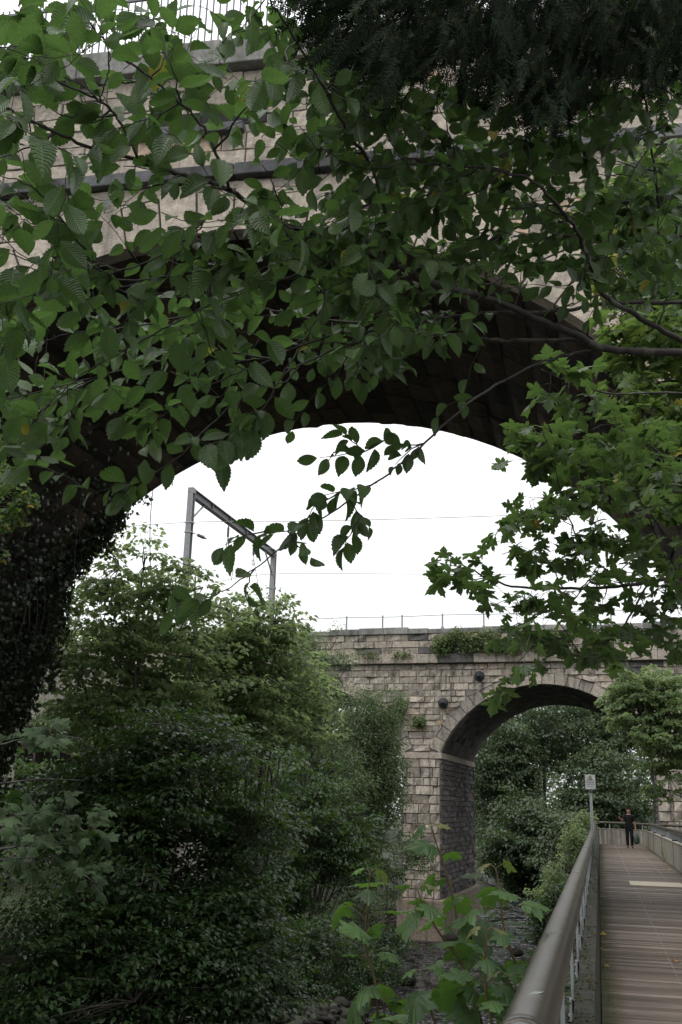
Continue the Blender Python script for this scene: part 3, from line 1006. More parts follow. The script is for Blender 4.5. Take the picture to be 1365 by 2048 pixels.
for (u, z) in ((-8.88, 9.22), (-11.08, 7.64), (-13.88, 7.66), (-.70, 9.17), (.6, 7.8), (-15.6, 7.66)):
    g = G()
    lathe(g, fpt(u, FD0 - .1, z), -FN, [(.30, 0), (.31, .04), (.31, .10), (.28, .14), (.26, .2), (.18, .28), (.12, .31), (.12, .36), (.07, .38), (.07, .42), (.001, .43)], 22)
    g.build('tie_plate', MT['black_iron'], farv)
fence = thing('wire_fence', 'thin rail on short grey posts along the far viaduct coping', 'fence', fpt(FC, FD0, 12.2))
g = G(); tube(g, [fpt(u, FD0 + .1, 13.02 + .02 * math.sin(u)) for u in np.linspace(-26, 10, 40)], .022, 6); g.build('rail', MT['grey_paint'], fence)
for u in (-21.5, -17.3, -14.95, -13.7, -11.15, -8.6, -6.1, -3.6, -1.1, 1.4, 3.9):
    g = G(); box(g, (u - .045, FD0 + .05, 12.1), (u + .045, FD0 + .14, 13.12), .5, (FU, FN, EZ), bev=.015)
    box(g, (u - .09, FD0 + .0, 12.1), (u + .09, FD0 + .2, 12.3), .5, (FU, FN, EZ), bev=.01)
    g.build('post', MT['grey_paint'], fence)

# ------------------------------------------------------------------ catenary gantry on the far viaduct
def plane_d(px, py, d):
    r = ray(px, py); return CAM + r * ((d - CAM @ FN) / (r @ FN))
TZ = 21.0
def top_at(px, py, z):      # where the sight line reaches height z
    return on_z(px, py, z)
pA = top_at(384, 985, TZ); pB = top_at(548, 1108, TZ)
gant = thing('catenary_gantry', 'grey steel portal gantry of two posts and a beam above the railway', 'gantry', (pA[0], pA[1], 11.1))
bd = unit(pB - pA); bx = np.cross(bd, EZ)
for P, s in ((pA, 1), (pB, -1)):
    g = G()
    w_ = .19
    fr = (bx, bd, EZ)
    # rolled I section: two flanges and a web
    for f_ in (-1, 1):
        box(g, (-w_, f_ * w_ - .02, 11.0 - P[2]), (w_, f_ * w_ + .02, .28), .5, fr, P)
    box(g, (-.03, -w_ + .02, 11.0 - P[2]), (.03, w_ - .02, .27), .3, fr, P)
    box(g, (-w_ - .01, -w_ - .03, -.06), (w_ + .01, w_ + .03, .3), .5, fr, P, bev=.015)
    o = g.build('post', MT['gantry'], gant)
    for z in ((-2.1, -2.75) if s == 1 else (-2.9, -3.7)):
        g = G(); box(g, (-.25, -.25, z), (.25, .25, z + .07), .5, fr, P, bev=.01); g.build('clamp', MT['galv'], o)
g = G()
Lb = np.linalg.norm(pB - pA)
fr = (bx, bd, EZ)
box(g, (-.19, .24, .22), (.19, Lb - .24, .27), .5, fr, pA)
box(g, (-.19, .24, -.27), (.19, Lb - .24, -.22), .5, fr, pA)
box(g, (-.03, .24, -.219), (.03, Lb - .24, .219), .4, fr, pA)
for q in (.2, .4, .6, .8):
    box(g, (-.17, Lb * q - .02, -.218), (.17, Lb * q + .02, .218), .4, fr, pA)
g.build('beam', MT['gantry_dark'], gant)
for P, s in ((pA, 1), (pB, -1)):
    g = G(); tube(g, [P + bd * s * .2 - EZ * 1.75, P + bd * s * 2.1 - EZ * .3], .07, 6); g.build('brace', MT['galv'], gant)
wp = []
for q, col_ in ((.40, 0), (.72, 1)):
    p = pA + bd * Lb * q - EZ * .28
    g = G(); tube(g, [p, p - EZ * .3], .05, 6); g.build('hanger', MT['galv'], gant)
    g = G(); lathe(g, p - EZ * .25, -EZ, [(.03, 0)] + [(v, .06 * i + .03) for i, v in enumerate([.11, .06] * 6)] + [(.03, .8)], 12); g.build('insulator', MT['insul'], gant)
    g = G(); tube(g, [p - EZ * 1.05, p - EZ * 1.5 + bd * .3, p - EZ * 3.2 + bd * .9 + bx * .2, p - EZ * 3.9 + bd * 1.1], .022, 5)
    th = np.linspace(0, 2 * np.pi, 15)
    tube(g, [p - EZ * 1.55 + .22 * (math.cos(t) * bd + math.sin(t) * EZ) for t in th], .03, 5)
    g.build('dropper', MT['insul'], gant)
p = pA - EZ * 2.75 + bx * .3
g = G(); lathe(g, p, unit(bx * 1 + bd * .3 - EZ * .45), [(.02, 0), (.02, .3)] + [(v, .33 + .05 * i) for i, v in enumerate([.13, .08] * 5)] + [(.02, 1.0)], 12); g.build('insulator', MT['insul'], gant)
def wire(name, pts, label, r=.026):
    g = G(); tube(g, smooth_path(pts, 8), r, 5); tag(g.build(name, MT['wire']), label, 'wire', 'overhead wires of the railway')
dA, dB = 62.5, 66.5
wire('overhead_wire', [plane_d(x, y, dA) for x, y in ((120, 1064), (372, 1045), (560, 1043), (800, 1038), (1100, 1028), (1400, 1016))], 'topmost overhead wire, crossing the gantry posts just below the beam')
wire('overhead_wire', [plane_d(x, y, dB) for x, y in ((420, 1166), (545, 1148), (800, 1148), (1100, 1150), (1400, 1150))], 'lower overhead wire, running level between the gantry top and the coping', .022)
wire('overhead_wire', [plane_d(x, y, dA + 1) for x, y in ((380, 1066), (450, 1078), (560, 1100), (620, 1108))], 'short slack wire sagging inside the gantry from its left post', .013)

# ------------------------------------------------------------------ footbridge
YB0, YB1 = -6.0, 57.0
XL, XR = -.05, 2.27
fb = thing('footbridge', 'narrow timber decked footbridge with tubular handrails', 'footbridge', (1.1, 0, 0))
g = G()
y = YB0
while y < YB1:
    wv = .142
    t = float(np.clip(rng.normal(.45, .2), 0, .95))
    lo = -.045 + rng.uniform(-.003, .003)
    # grooved board: four ribs across its width
    n = 4
    for i in range(n):
        y0 = y + .003 + i * (wv - .006) / n
        box(g, (XL, y0 + .003, lo), (XR, y0 + (wv - .006) / n - .003, lo + .045), t + rng.uniform(-.12, .12), None)
    box(g, (XL, y + .002, lo - .02), (XR, y + wv - .001, lo + .042), max(0, t - .2))
    y += wv
g.build('deck', MT['plank'], fb)
for yy in (13.75, 14.5, 21.9, 24.1, 36.5, 51.1):
    g = G(); box(g, (XL + .01, yy - .03, -.03), (XR - .01, yy + .03, .009), float(rng.uniform(.3, .8))); g.build('joint_strip', MT['strip'], fb)
g = G()     # screw lines along the boards
for xx in (.72, 1.62):
    for yy in np.arange(3, 56, .142):
        lathe(g, (xx + rng.normal(0, .006), yy + .07, 0), EZ, [(.008, -.004), (.008, .003), (.004, .005)], 6)
g.build('screw_line', MT['galv'], fb)
g = G(); box(g, (.64, 25.6, -.01), (1.86, 27.1, .016), .5, bev=.006); g.build('grip_panel', MT['pale_mat'], fb)
# beams under the deck
for xx in (.15, 1.95):
    g = G(); box(g, (xx - .12, YB0, -.75), (xx + .12, YB1, -.08), .4); g.build('beam', MT['rail'], fb)
for yy in (-4, 16, 34, 50):
    g = G(); box(g, (.2, yy - .3, -7), (1.9, yy + .3, -.76), .4, bev=.04); g.build('trestle', MT['concrete'], fb)
# left parapet: mossy upstand with boards inside
def panel(g, x0, x1, y0, y1, h, face):
    """boarded panel between two points (plan), boards on both faces"""
    a = np.array([x0, y0, 0.0]); b = np.array([x1, y1, 0.0])
    L_ = np.linalg.norm(b - a); e = (b - a) / L_; n_ = np.cross(e, EZ)
    k = int(L_ / .105)
    box(g, (0, -.03, -.2), (L_, .03, h - .01), .3, (e, n_, EZ), a)
    for i in range(k):
        for s in (-1, 1):
            q0, q1 = (.031, .052) if s > 0 else (-.052, -.031)
            box(g, (i * L_ / k + .006, q0, -.1), ((i + 1) * L_ / k - .006, q1, h - .012 + rng.uniform(-.004, .004)), float(np.clip(rng.normal(.5, .25), 0, 1)), (e, n_, EZ), a)
    box(g, (-.02, -.07, h), (L_ + .02, .07, h + .035), .6, (e, n_, EZ), a, bev=.008)
g = G()
yy = YB0
while yy < 56:
    y2 = min(yy + 3.0, 56.0)
    box(g, (-.16, yy + .012, -.3), (-.062, y2 - .012, .745 + rng.uniform(-.006, .006)), float(rng.uniform(.3, .7)), bev=.012)
    yy = y2
g.build('upstand', MT['concrete'], fb)
def handrail(P, rad, name='handrail'):
    g = G(); tube(g, smooth_path(P, 6), rad, 24)
    return g.build(name, MT['rail'], fb)
LX = -.213
hr = handrail([(LX, YB0, 1.07), (LX, 0, 1.07), (LX, 20, 1.07), (LX, 40, 1.07), (LX - .0, 56, 1.07)], .072)
for yy in (2.82, 9.2, 15.5, 21.8, 28.1, 34.4):
    g = G(); lathe(g, (LX, yy, 1.07), (0, 1, 0), [(.0725, -.035), (.0765, -.03), (.0765, .03), (.0725, .035)], 24); g.build('sleeve', MT['rail'], hr)
g = G(); [tube(g, [(LX + .002 + q, 3.17 + q * 1.2 + e0, 1.1412 - q * .06), (LX + .014 + q, 3.21 + q * 1.2, 1.1402 - q * .13), (LX + .022 + q, 3.25 + q + e0, 1.1385 - q * .2)], [.001, .0028, .0008], 6) for q, e0 in ((-.008, 0), (-.002, .012), (.005, -.008), (.011, .004))]; g.build('paint_scrape', MT['paint_patch'], hr)
i = 0
for yy in np.arange(3.3, 55.5, 1.55):
    g = G()
    box(g, (LX + .012, yy - .03, .45), (LX + .03, yy + .03, 1.03), .5, bev=.003)
    box(g, (LX + .0, yy - .03, .5), (-.161, yy + .03, .62), .2, bev=.006)
    for dz in (.53, .59): lathe(g, (-.21, yy - .006, dz), (0, -1, 0), [(.012, 0), (.012, .012), (.001, .013)], 6)
    g.build('post', MT['grey_paint'], fb)
# moss, needles and litter on the upstand and in the deck's left corner
g = G()
k_ = 5200
my = 2.5 + 40 * rng.uniform(0, 1, k_) ** 2.2
mx_ = rng.uniform(-.157, -.065, k_); mz = np.full(k_, .745)
cor = rng.random(k_) < .3
mx_ = np.where(cor, -.05 + np.abs(rng.normal(0, .06, k_)), mx_); mz = np.where(cor, .004, mz)
keepm = np.sin(my * 7 + 3 * np.sin(my * 2.3)) + np.sin(mx_ * 60 + my * 3) + rng.normal(0, .6, k_) > -.1
my, mx_, mz = my[keepm], mx_[keepm], mz[keepm]; k_ = len(my)
leaves(g, SIMPLE + NARROW, np.c_[mx_, my, mz + rng.uniform(0, .01, k_)], rng.normal(0, 1, (k_, 3)) * [1, 1, .5], np.tile([0, 0, 1.], (k_, 1)) + rng.normal(0, .5, (k_, 3)), rng.uniform(.008, .028, k_), rng.random(k_) * .8)
tag(g.build('moss', MT['moss']), kind='stuff')
# right parapet panels and rail
ends = [-6, -1, 5, 11, 17, 23, 29, 35.2, 41.4, 47.5, 52.4]
for a, b in zip(ends[:-1], ends[1:]):
    g = G(); panel(g, XR + .03, XR + .03, a + .06, b - .06, .75, -1)
    g.build('side_panel', MT['panel'], fb)
    g = G(); box(g, (XR - .03, b - .055, -.2), (XR + .16, b + .055, .83), .2, bev=.008); g.build('panel_post', MT['concrete'], fb)
RX = XR + .14
for a, b in ((-6, 39), (39.3, 52.6)):
    handrail([(RX, a, 1.07), (RX, (a + b) / 2, 1.07), (RX, b, 1.07)], .07)
for yy in np.arange(24.5, 52.5, .78):
    g = G(); box(g, (RX - .05, yy - .012, .62), (RX + .03, yy + .012, 1.02), .5, bev=.004); g.build('post', MT['grey_paint'], fb)
# cross wall where the bridge turns right
g = G(); panel(g, XL - .02, 5.6, 57.0, 52.6, .75, 1); g.build('side_panel', MT['panel'], fb)
handrail([(LX, 56, 1.07), (LX + .12, 56.9, 1.07), (.6, 56.7, 1.07), (3, 54.9, 1.05), (5.6, 52.9, 1.03)], .07)
for q in np.linspace(.1, .95, 7):
    p = np.array([XL, 57.05, 0]) * (1 - q) + np.array([5.6, 52.65, 0]) * q
    g = G(); box(g, (p[0] - .02, p[1], .6), (p[0] + .02, p[1] + .05, 1.02), .5, bev=.004); g.build('post', MT['grey_paint'], fb)
g = G(); box(g, (XR + .17, 50.4, -.06), (6, 53.4, -.004), .4); g.build('landing', MT['plank'], fb)

# fallen leaves on the deck
FL = [('yellow fallen leaf against the left edge of the deck', 1211, 1869, .1, .1), ('orange brown fallen leaf lying out on the right of the deck', 1353, 1922, .09, .9), ('pale yellow scrap of leaf on the moss at the left edge', 1218, 1932, .05, .2),
      ('small pale leaf far down the deck, short of the light panel', 1298, 1806, .08, .3), ('tiny pale leaf beside the right hand panels', 1342, 1739, .09, .3), ('small curled leaf at the foot of the left upstand', 1202, 1897, .045, .1)]
for lab, px, py, s, t in FL:
    p = on_z(px, py, .022)
    g = G(); leaves(g, [maple_tpl(-.25, .12)], [p], [rng.normal(0, 1, 3) * [1, 1, 0]], [[.15, -.1, 1]], [s], [t])
    tag(g.build('fallen_leaf', MT['dead']), lab, 'leaf', 'leaves fallen on the deck')
g = G()
wp_ = np.array([2.2, 39.3, .0])
ps, ax_, nm = [], [], []
for i in range(60):
    h = rng.uniform(.0, .55)
    ps.append(wp_ + [rng.normal(-.06, .05), rng.normal(0, .12 + .1 * (h < .1)), h + .01]); ax_.append([rng.normal(-.6, .5), rng.normal(0, .8), rng.normal(.2, .4)]); nm.append([0, -.3, 1])
leaves(g, OVATE, ps, ax_, nm, rng.uniform(.04, .09, 60), rng.uniform(.4, 1, 60))
tube(g, [wp_, wp_ + [-.05, .02, .3], wp_ + [-.06, 0, .55]], .006, 5)
tag(g.build('weed', MT['light']), 'small green weed sprouting at the foot of the right hand panels', 'plant')

# ------------------------------------------------------------------ warning sign
sp = np.array([-.52, 31.0, 0])
r_ = ray(1184.5, 1640); sp = CAM + r_ * (31.0 / r_[1]); sp[2] = -.3
sign = thing('warning_sign', 'white rectangular warning sign on a grey pole beside the left handrail', 'sign', sp)
bt = CAM + ray(1181, 1564) * (31.0 / ray(1181, 1564)[1])
g = G(); tube(g, [(sp[0], sp[1], ground_h(sp[0], sp[1]) - .3), (sp[0], sp[1], 0), (sp[0], sp[1], bt[2] - .05)], .038, 12); lathe(g, (sp[0], sp[1], bt[2] - .3), EZ, [(.05, 0), (.05, .1), (.03, .12)], 12); g.build('pole', MT['grey_paint'], sign)
bw, bh = .145, .205
bc = np.array([sp[0], sp[1] - .055, bt[2]])
g = G(); box(g, (-bw, -.008, -bh), (bw, .008, bh), .5, None, bc, bev=.004); bo = g.build('board', MT['white'], sign)
yf = -.0095
def tri(g, s, zc, y):
    V = np.array([[-s, y, zc - s * .8], [s, y, zc - s * .8], [0, y, zc + s * .95]]) + bc
    g.add(V, [np.array([[0, 1, 2]])], .5, smooth=False)
g = G(); tri(g, .07, .125, yf); g.build('triangle_border', MT['ink'], bo)
g = G(); tri(g, .052, .122, yf - .002); g.build('triangle_field', MT['sign_yellow'], bo)
g = G(); box(g, (-.007, yf - .006, .105), (.007, yf - .004, .15), .5, None, bc); box(g, (-.007, yf - .006, .086), (.007, yf - .004, .098), .5, None, bc); g.build('exclamation_mark', MT['ink'], bo)
g = G()      # four rows of small lettering, too small to read at this distance
for z, x0, x1 in ((.035, -.1, .1), (-.025, -.1, .105), (-.08, -.095, .1), (-.135, -.085, .05)):
    x = x0
    while x < x1:
        wl = rng.uniform(.009, .014)
        box(g, (x, yf - .002, z - .013), (x + .004, yf, z + .013), .5, None, bc)
        box(g, (x + .005, yf - .002, z + rng.choice([-.012, 0, .008])), (x + wl, yf, z + .013), .5, None, bc)
        x += wl + .005 + (.012 if rng.random() < .2 else 0)
g.build('lettering', MT['ink'], bo)

# ------------------------------------------------------------------ person walking towards the camera
def skin_mesh(name, joints, edges, mat, parent, sub=2, smooth=True):
    me = bpy.data.meshes.new(name)
    me.from_pydata([j[:3] for j in joints], edges, [])
    o = bpy.data.objects.new(name, me); COL.objects.link(o)
    o.modifiers.new('skin', 'SKIN')
    lay = me.skin_vertices[0] if me.skin_vertices else None
    for i, j in enumerate(joints):
        rr = j[3] if isinstance(j[3], tuple) else (j[3], j[3])
        me.skin_vertices[0].data[i].radius = rr
        me.skin_vertices[0].data[i].use_root = (i == 0)
    s = o.modifiers.new('sub', 'SUBSURF'); s.levels = s.render_levels = sub
    dg = bpy.context.evaluated_depsgraph_get()
    nm = bpy.data.meshes.new_from_object(o.evaluated_get(dg))
    bpy.data.objects.remove(o)
    for p in nm.polygons: p.use_smooth = smooth
    nm.materials.clear(); nm.materials.append(mat)
    o = bpy.data.objects.new(name, nm); COL.objects.link(o)
    if parent: o.parent = parent
    return o
PX, PY = 1.36, 51.6
per = thing('person', 'person in black t-shirt and black trousers walking with one forearm raised', 'person', (PX, PY, .0))
# figure faces -y; x>0 is picture right; own right hand is picture left
J = [(0, 0, .98, (.15, .11)), (0, -.01, 1.15, (.14, .10)), (0, 0, 1.33, (.17, .115)), (0, .01, 1.47, (.12, .09)), (0, .0, 1.56, .055), (0, -.02, 1.65, (.075, .09)), (0, -.02, 1.75, (.07, .085)),
     (.19, .01, 1.45, .065), (.26, .0, 1.18, .048), (.29, -.03, .93, .036), (.295, -.05, .84, .035),
     (-.19, .01, 1.45, .065), (-.27, -.06, 1.24, .05), (-.40, -.24, 1.33, .038), (-.43, -.3, 1.36, .034),
     (.10, 0, .92, .095), (.10, -.08, .52, .065), (.10, .02, .10, .042), (.11, -.10, .04, .038),
     (-.10, 0, .92, .095), (-.10, .03, .52, .065), (-.10, .12, .10, .042), (-.11, .0, .04, .038)]
Ed = [(0, 1), (1, 2), (2, 3), (3, 4), (4, 5), (5, 6), (3, 7), (7, 8), (8, 9), (9, 10), (3, 11), (11, 12), (12, 13), (13, 14), (0, 15), (15, 16), (16, 17), (17, 18), (0, 19), (19, 20), (20, 21), (21, 22)]
# fingers on both hands
def fingers(wrist, dirv, side, curl):
    n0 = len(J)
    d = unit(np.array(dirv, float)); s = unit(np.array(side, float))
    for k_, off in enumerate((-.024, -.008, .008, .024)):
        ln = (.07, .08, .076, .06)[k_]
        a = np.array(wrist) + d * .035 + s * off
        b = a + d * ln * .6; c = b + unit(d + np.array(curl) * .9) * ln * .5
        base = len(J)
        J.append((*a, .011)); J.append((*b, .009)); J.append((*c, .008))
        Ed.append((wi, base)); Ed.append((base, base + 1)); Ed.append((base + 1, base + 2))
    a = np.array(wrist) + s * .035; b = a + unit(d * .7 + s) * .045
    base = len(J)
    J.append((*a, .012)); J.append((*b, .009)); Ed.append((wi, base)); Ed.append((base, base + 1))
wi = 10; fingers(J[10][:3], (0.02, -.2, -1), (0, -1, .1), (-.6, .3, .3))
wi = 14; fingers(J[14][:3], (-.3, -.6, .5), (.3, .2, .9), (.6, .2, .3))
body = skin_mesh('body', J, Ed, MT['skin'], per, 2)
# face
g = G(); lathe(g, (0, -.105, 1.685), (0, -1, -.25), [(.02, -.03), (.016, .0), (.012, .018), (.001, .026)], 8); g.V = [v + np.array([PX, PY, 0]) for v in g.V]; g.build('nose', MT['skin'], per)
for s in (-1, 1):
    g = G(); lathe(g, (PX + s * .03, PY - .098, 1.715), (0, -1, 0), [(.012, -.01), (.011, .004), (.001, .008)], 8); g.build('eye', MT['shoe'], per)
    g = G(); lathe(g, (PX + s * .078, PY - .01, 1.695), (s, 0, 0), [(.03, -.01), (.03, .008), (.012, .014)], 10); g.build('ear', MT['skin'], per)
g = G(); box(g, (-.025, -.108, 1.628), (.025, -.095, 1.637), .5, None, (PX, PY, 0), bev=.003); g.build('mouth', MT['hair'], per)
hair = skin_mesh('hair', [(0, .015, 1.76, (.083, .092)), (0, .03, 1.80, (.07, .075)), (0, .055, 1.68, (.07, .05)), (0, .055, 1.60, (.05, .03))], [(0, 1), (0, 2), (2, 3)], MT['hair'], per, 2)
S = [(0, 0, .86, (.205, .15)), (0, 0, 1.0, (.195, .145)), (0, -.01, 1.16, (.185, .135)), (0, 0, 1.33, (.19, .135)), (0, .01, 1.46, (.13, .105)), (0, .01, 1.525, (.07, .065)),
     (.19, .01, 1.45, .09), (.25, .0, 1.2, .075), (-.19, .01, 1.45, .09), (-.265, -.05, 1.25, .075)]
skin_mesh('shirt', S, [(0, 1), (1, 2), (2, 3), (3, 4), (4, 5), (4, 6), (6, 7), (4, 8), (8, 9)], MT['black_cloth'], per, 2)
T = [(0, 0, .98, (.17, .125)), (.10, 0, .88, .115), (.10, -.08, .52, .085), (.10, .02, .14, .068), (.10, .03, .08, .066), (-.10, 0, .88, .115), (-.10, .03, .52, .085), (-.10, .11, .14, .068), (-.10, .12, .08, .066)]
skin_mesh('trousers', T, [(0, 1), (1, 2), (2, 3), (3, 4), (0, 5), (5, 6), (6, 7), (7, 8)], MT['black_cloth'], per, 2)
for x, y in ((.105, -.03), (-.105, .07)):
    skin_mesh('shoe', [(x, y + .06, .05, .05), (x, y - .04, .045, .05), (x, y - .15, .035, .04)], [(0, 1), (1, 2)], MT['shoe'], per, 2)
g = G()      # carrier bag hanging from the hand
bp = np.array([PX + .31, PY - .06, .80])
lathe(g, bp - EZ * .62, EZ, [(.02, .0), (.11, .02), (.14, .12), (.13, .28), (.09, .42), (.05, .5), (.03, .54)], 14)
V = np.concatenate(g.V); V[:, 0] = bp[0] + (V[:, 0] - bp[0]) * (1 + .15 * np.sin(V[:, 2] * 31)); g.V = [V]
tube(g, [bp - EZ * .10 + [-.02, 0, 0], bp + [-.02, 0, .04], bp + [.02, 0, .04], bp - EZ * .10 + [.02, 0, 0]], .006, 5)
tag(g.build('carrier_bag', MT['bag']), 'thin dark carrier bag hanging from the hand of the walking person', 'bag')
#PART3
# ------------------------------------------------------------------ vegetation
def branch_path(a, b, sag=.0, wob=.06, n=6):
    a = np.asarray(a, float); b = np.asarray(b, float)
    L_ = np.linalg.norm(b - a)
    t = np.linspace(0, 1, n)[:, None]
    P = a + (b - a) * t
    k = rng.normal(0, wob * L_, 3)
    P = P + np.sin(np.pi * t) * k + EZ * (-sag * L_ * np.sin(np.pi * t)) * 1.0
    return P
def clump_leaves(cs, rad, n, flat=.35, size=.1, sz_j=.25, droop=.25, out=None, nj=.45, ad=.35):
    """positions/axes/normals of leaves in flat sprays round the clump centres"""
    cs = np.asarray(cs, float)
    C = np.repeat(cs, n, 0)
    k = len(C)
    th = rng.uniform(0, 2 * np.pi, k)
    r = np.sqrt(rng.uniform(0, 1, k)) * np.repeat(np.broadcast_to(rad, (len(cs),)), n)
    z = rng.normal(0, 1, k) * flat * rad * .5 - droop * r * r / np.maximum(np.repeat(np.broadcast_to(rad, (len(cs),)), n), .01)
    tilt = np.repeat(rng.normal(0, .28, (len(cs), 2)), n, 0)
    dx, dy = r * np.cos(th), r * np.sin(th)
    P = C + np.c_[dx, dy, z + tilt[:, 0] * dx + tilt[:, 1] * dy]
    A = np.c_[np.cos(th), np.sin(th), -ad + 0 * th] + rng.normal(0, .5, (k, 3)) * [1, 1, .5]
    N = np.c_[tilt[:, 0] * -1, tilt[:, 1] * -1, np.ones(k)] + rng.normal(0, nj, (k, 3))
    S = size * (1 + rng.uniform(-sz_j, sz_j, k))
    return P, A, N, S
def crown_points(ells, n, shell=.45, lump=.22):
    """clump centres through an uneven union of ellipsoids (centre, radii)"""
    vols = np.array([e[1][0] * e[1][1] * e[1][2] for e in ells]) ** .75
    pr = vols / vols.sum()
    out = []
    ph = rng.uniform(0, 6.28, (len(ells), 6))
    for i in rng.choice(len(ells), n, p=pr):
        d = unit(rng.normal(0, 1, 3))
        q = 1 + lump * (math.sin(3 * d[0] + 2.2 * d[2] + ph[i, 0]) + math.sin(4.1 * d[1] - 3 * d[2] + ph[i, 1])) * .6
        r = rng.uniform(0, 1) ** shell * q
        out.append(np.array(ells[i][0]) + d * r * np.array(ells[i][1]))
    return np.array(out)
def pell(px, py, rx, ry, d, rd=None):
    """ellipsoid at pixel centre with pixel radii, d metres away"""
    a = rx * d / FPX
    return (at(px, py, d), (a, rd if rd else a, ry * d / FPX))
def tree(name, label, cat, base, ells, nclump, nleaf, leaf, tpls, mat, rad=.6, trunk_r=.16, bark='bark', group=None, nlimb=14, tint=(.5, .2), flat=.35, droop=.25, twigs=True, nj=.45, shell=.45, fork=.35, ad=.35):
    base = np.array(base, float)
    o = thing(name, label, cat, base, group)
    cs = crown_points(ells, nclump, shell)
    cen = cs.mean(0)
    top = cs[:, 2].max()
    tp = np.array([cen[0], cen[1], top - .25 * (top - cen[2])])
    mid = base * (1 - fork) + np.array([base[0] * .4 + cen[0] * .6, base[1] * .4 + cen[1] * .6, base[2] * .5 + tp[2] * .5]) * fork
    P = smooth_path([base - EZ * .3, base + (mid - base) * .55 + rng.normal(0, .1, 3) * [1, 1, 0], mid, (mid + tp) / 2 + rng.normal(0, .25, 3), tp], 5)
    g = G()
    rr = np.linspace(trunk_r, trunk_r * .18, len(P)) * (1 + .5 * np.exp(-np.arange(len(P)) / 1.5))
    tube(g, P, rr, 9)
    g.build('trunk', MT[bark], o)
    g = G()
    far = cs[np.argsort(rng.random(len(cs)))[:nlimb]]
    pts = [P[len(P) // 3:]]; rad_pts = [rr[len(P) // 3:]]
    for e in far:
        h = np.clip((e[2] - base[2]) / max(top - base[2], .1) * .72 - .1, .2, .95)
        s = P[int(h * (len(P) - 1))]
        Q = branch_path(s, e, -.10, .07, 9)
        rb = np.linspace(trunk_r * (1 - h * .75) * .5, .012, 9)
        tube(g, Q, rb, 6, caps=False)
        pts.append(Q[2:]); rad_pts.append(rb[2:])
    AP = np.concatenate(pts)
    if twigs:
        for e in cs:
            j = np.argmin(((AP - e) ** 2).sum(1) + .6 * np.maximum(AP[:, 2] - e[2], 0) ** 2)
            Q = branch_path(AP[j], e, -.05, .08, 4)
            tube(g, Q, np.linspace(min(.022, trunk_r * .15), .005, 4), 4, caps=False)
    g.build('branches', MT[bark], o)
    g = G()
    Pp, A, N, S = clump_leaves(cs, rad, nleaf, flat, leaf, droop=droop, nj=nj, ad=ad)
    ct = np.repeat(np.clip(rng.normal(tint[0], tint[1], len(cs)), 0, 1), nleaf)
    tt = np.clip(ct + rng.normal(0, .12, len(Pp)), 0, .96)
    tt = np.where(rng.random(len(Pp)) < .004, 1, tt)
    leaves(g, tpls, Pp, A, N, S, tt)
    g.build('crown', MT[mat], o)
    return o
def gbase(px, py, d, dx=0):
    p = at(px, py, d); p[0] += dx
    p[2] = float(ground_h(p[0], p[1]))
    return p

# ---- mid-ground left bank
tree('hazel_tree', 'bright topped tree rising left of the gantry inside the big arch', 'tree', gbase(250, 1700, 29), [pell(275, 1225, 130, 145, 29), pell(230, 1170, 85, 60, 29), pell(345, 1165, 70, 55, 29), pell(110, 1330, 45, 130, 28), pell(240, 1430, 170, 80, 28.5), pell(200, 1330, 110, 170, 28), pell(340, 1370, 150, 170, 29)], 280, 60, .165, OVATE, 'light', .62, .16, nlimb=22, nj=.5, flat=.10, droop=.2, ad=.15, tint=(.62, .22))
tree('hazel_tree', 'leafy tree below the right post of the gantry', 'tree', gbase(500, 1720, 32), [pell(505, 1285, 95, 105, 32), pell(560, 1390, 110, 120, 33), pell(450, 1420, 130, 130, 31), pell(425, 1270, 80, 70, 30.5)], 320, 60, .16, OVATE, 'light', .62, .15, nlimb=18, nj=.45, flat=.10, droop=.2, ad=.15, tint=(.4, .2))
tree('beech_tree', 'dark layered tree in the middle of the shaded left bank', 'tree', gbase(330, 1900, 24), [pell(360, 1520, 210, 120, 24), pell(450, 1660, 140, 110, 24), pell(230, 1620, 170, 130, 23), pell(420, 1770, 150, 50, 23)], 300, 95, .135, OVATE, 'mid', .85, .18, nlimb=16, flat=.07, nj=.18, droop=.14, ad=.1)
tree('beech_tree', 'low dark tree spreading to the gravel at the bottom of the left bank', 'tree', gbase(330, 2040, 21.5), [pell(440, 1880, 160, 85, 22), pell(200, 1830, 200, 110, 21), pell(500, 1985, 105, 75, 22), pell(160, 1990, 190, 90, 20), pell(380, 1960, 130, 90, 21)], 330, 95, .125, OVATE, 'mid', .8, .15, nlimb=14, flat=.07, nj=.18, droop=.14, ad=.1)
#SYC_LEFT
tree('willow_tree', 'feathery young willow against the left end of the far viaduct', 'tree', gbase(640, 1700, 46), [pell(630, 1370, 75, 140, 46), pell(600, 1480, 90, 110, 46), pell(660, 1560, 90, 90, 45)], 340, 80, .17, NARROW, 'willow', .5, .14, nlimb=16, nj=.7, flat=.8)
tree('willow_tree', 'rounded silvery willow covering the left side of the pier', 'tree', gbase(735, 1800, 51), [pell(745, 1450, 62, 95, 51), pell(735, 1580, 80, 110, 51), pell(690, 1520, 60, 90, 50), pell(775, 1510, 32, 110, 52)], 430, 80, .17, NARROW, 'willow', .5, .13, nlimb=14, nj=.7, flat=.8)
tree('alder_tree', 'dark twisted tree between the two willows', 'tree', gbase(600, 1850, 41), [pell(590, 1600, 110, 110, 41), pell(680, 1700, 90, 100, 42), pell(560, 1760, 90, 90, 40)], 300, 60, .15, OVATE, 'mid', .5, .17, nlimb=14, nj=.55, tint=(.35, .2))
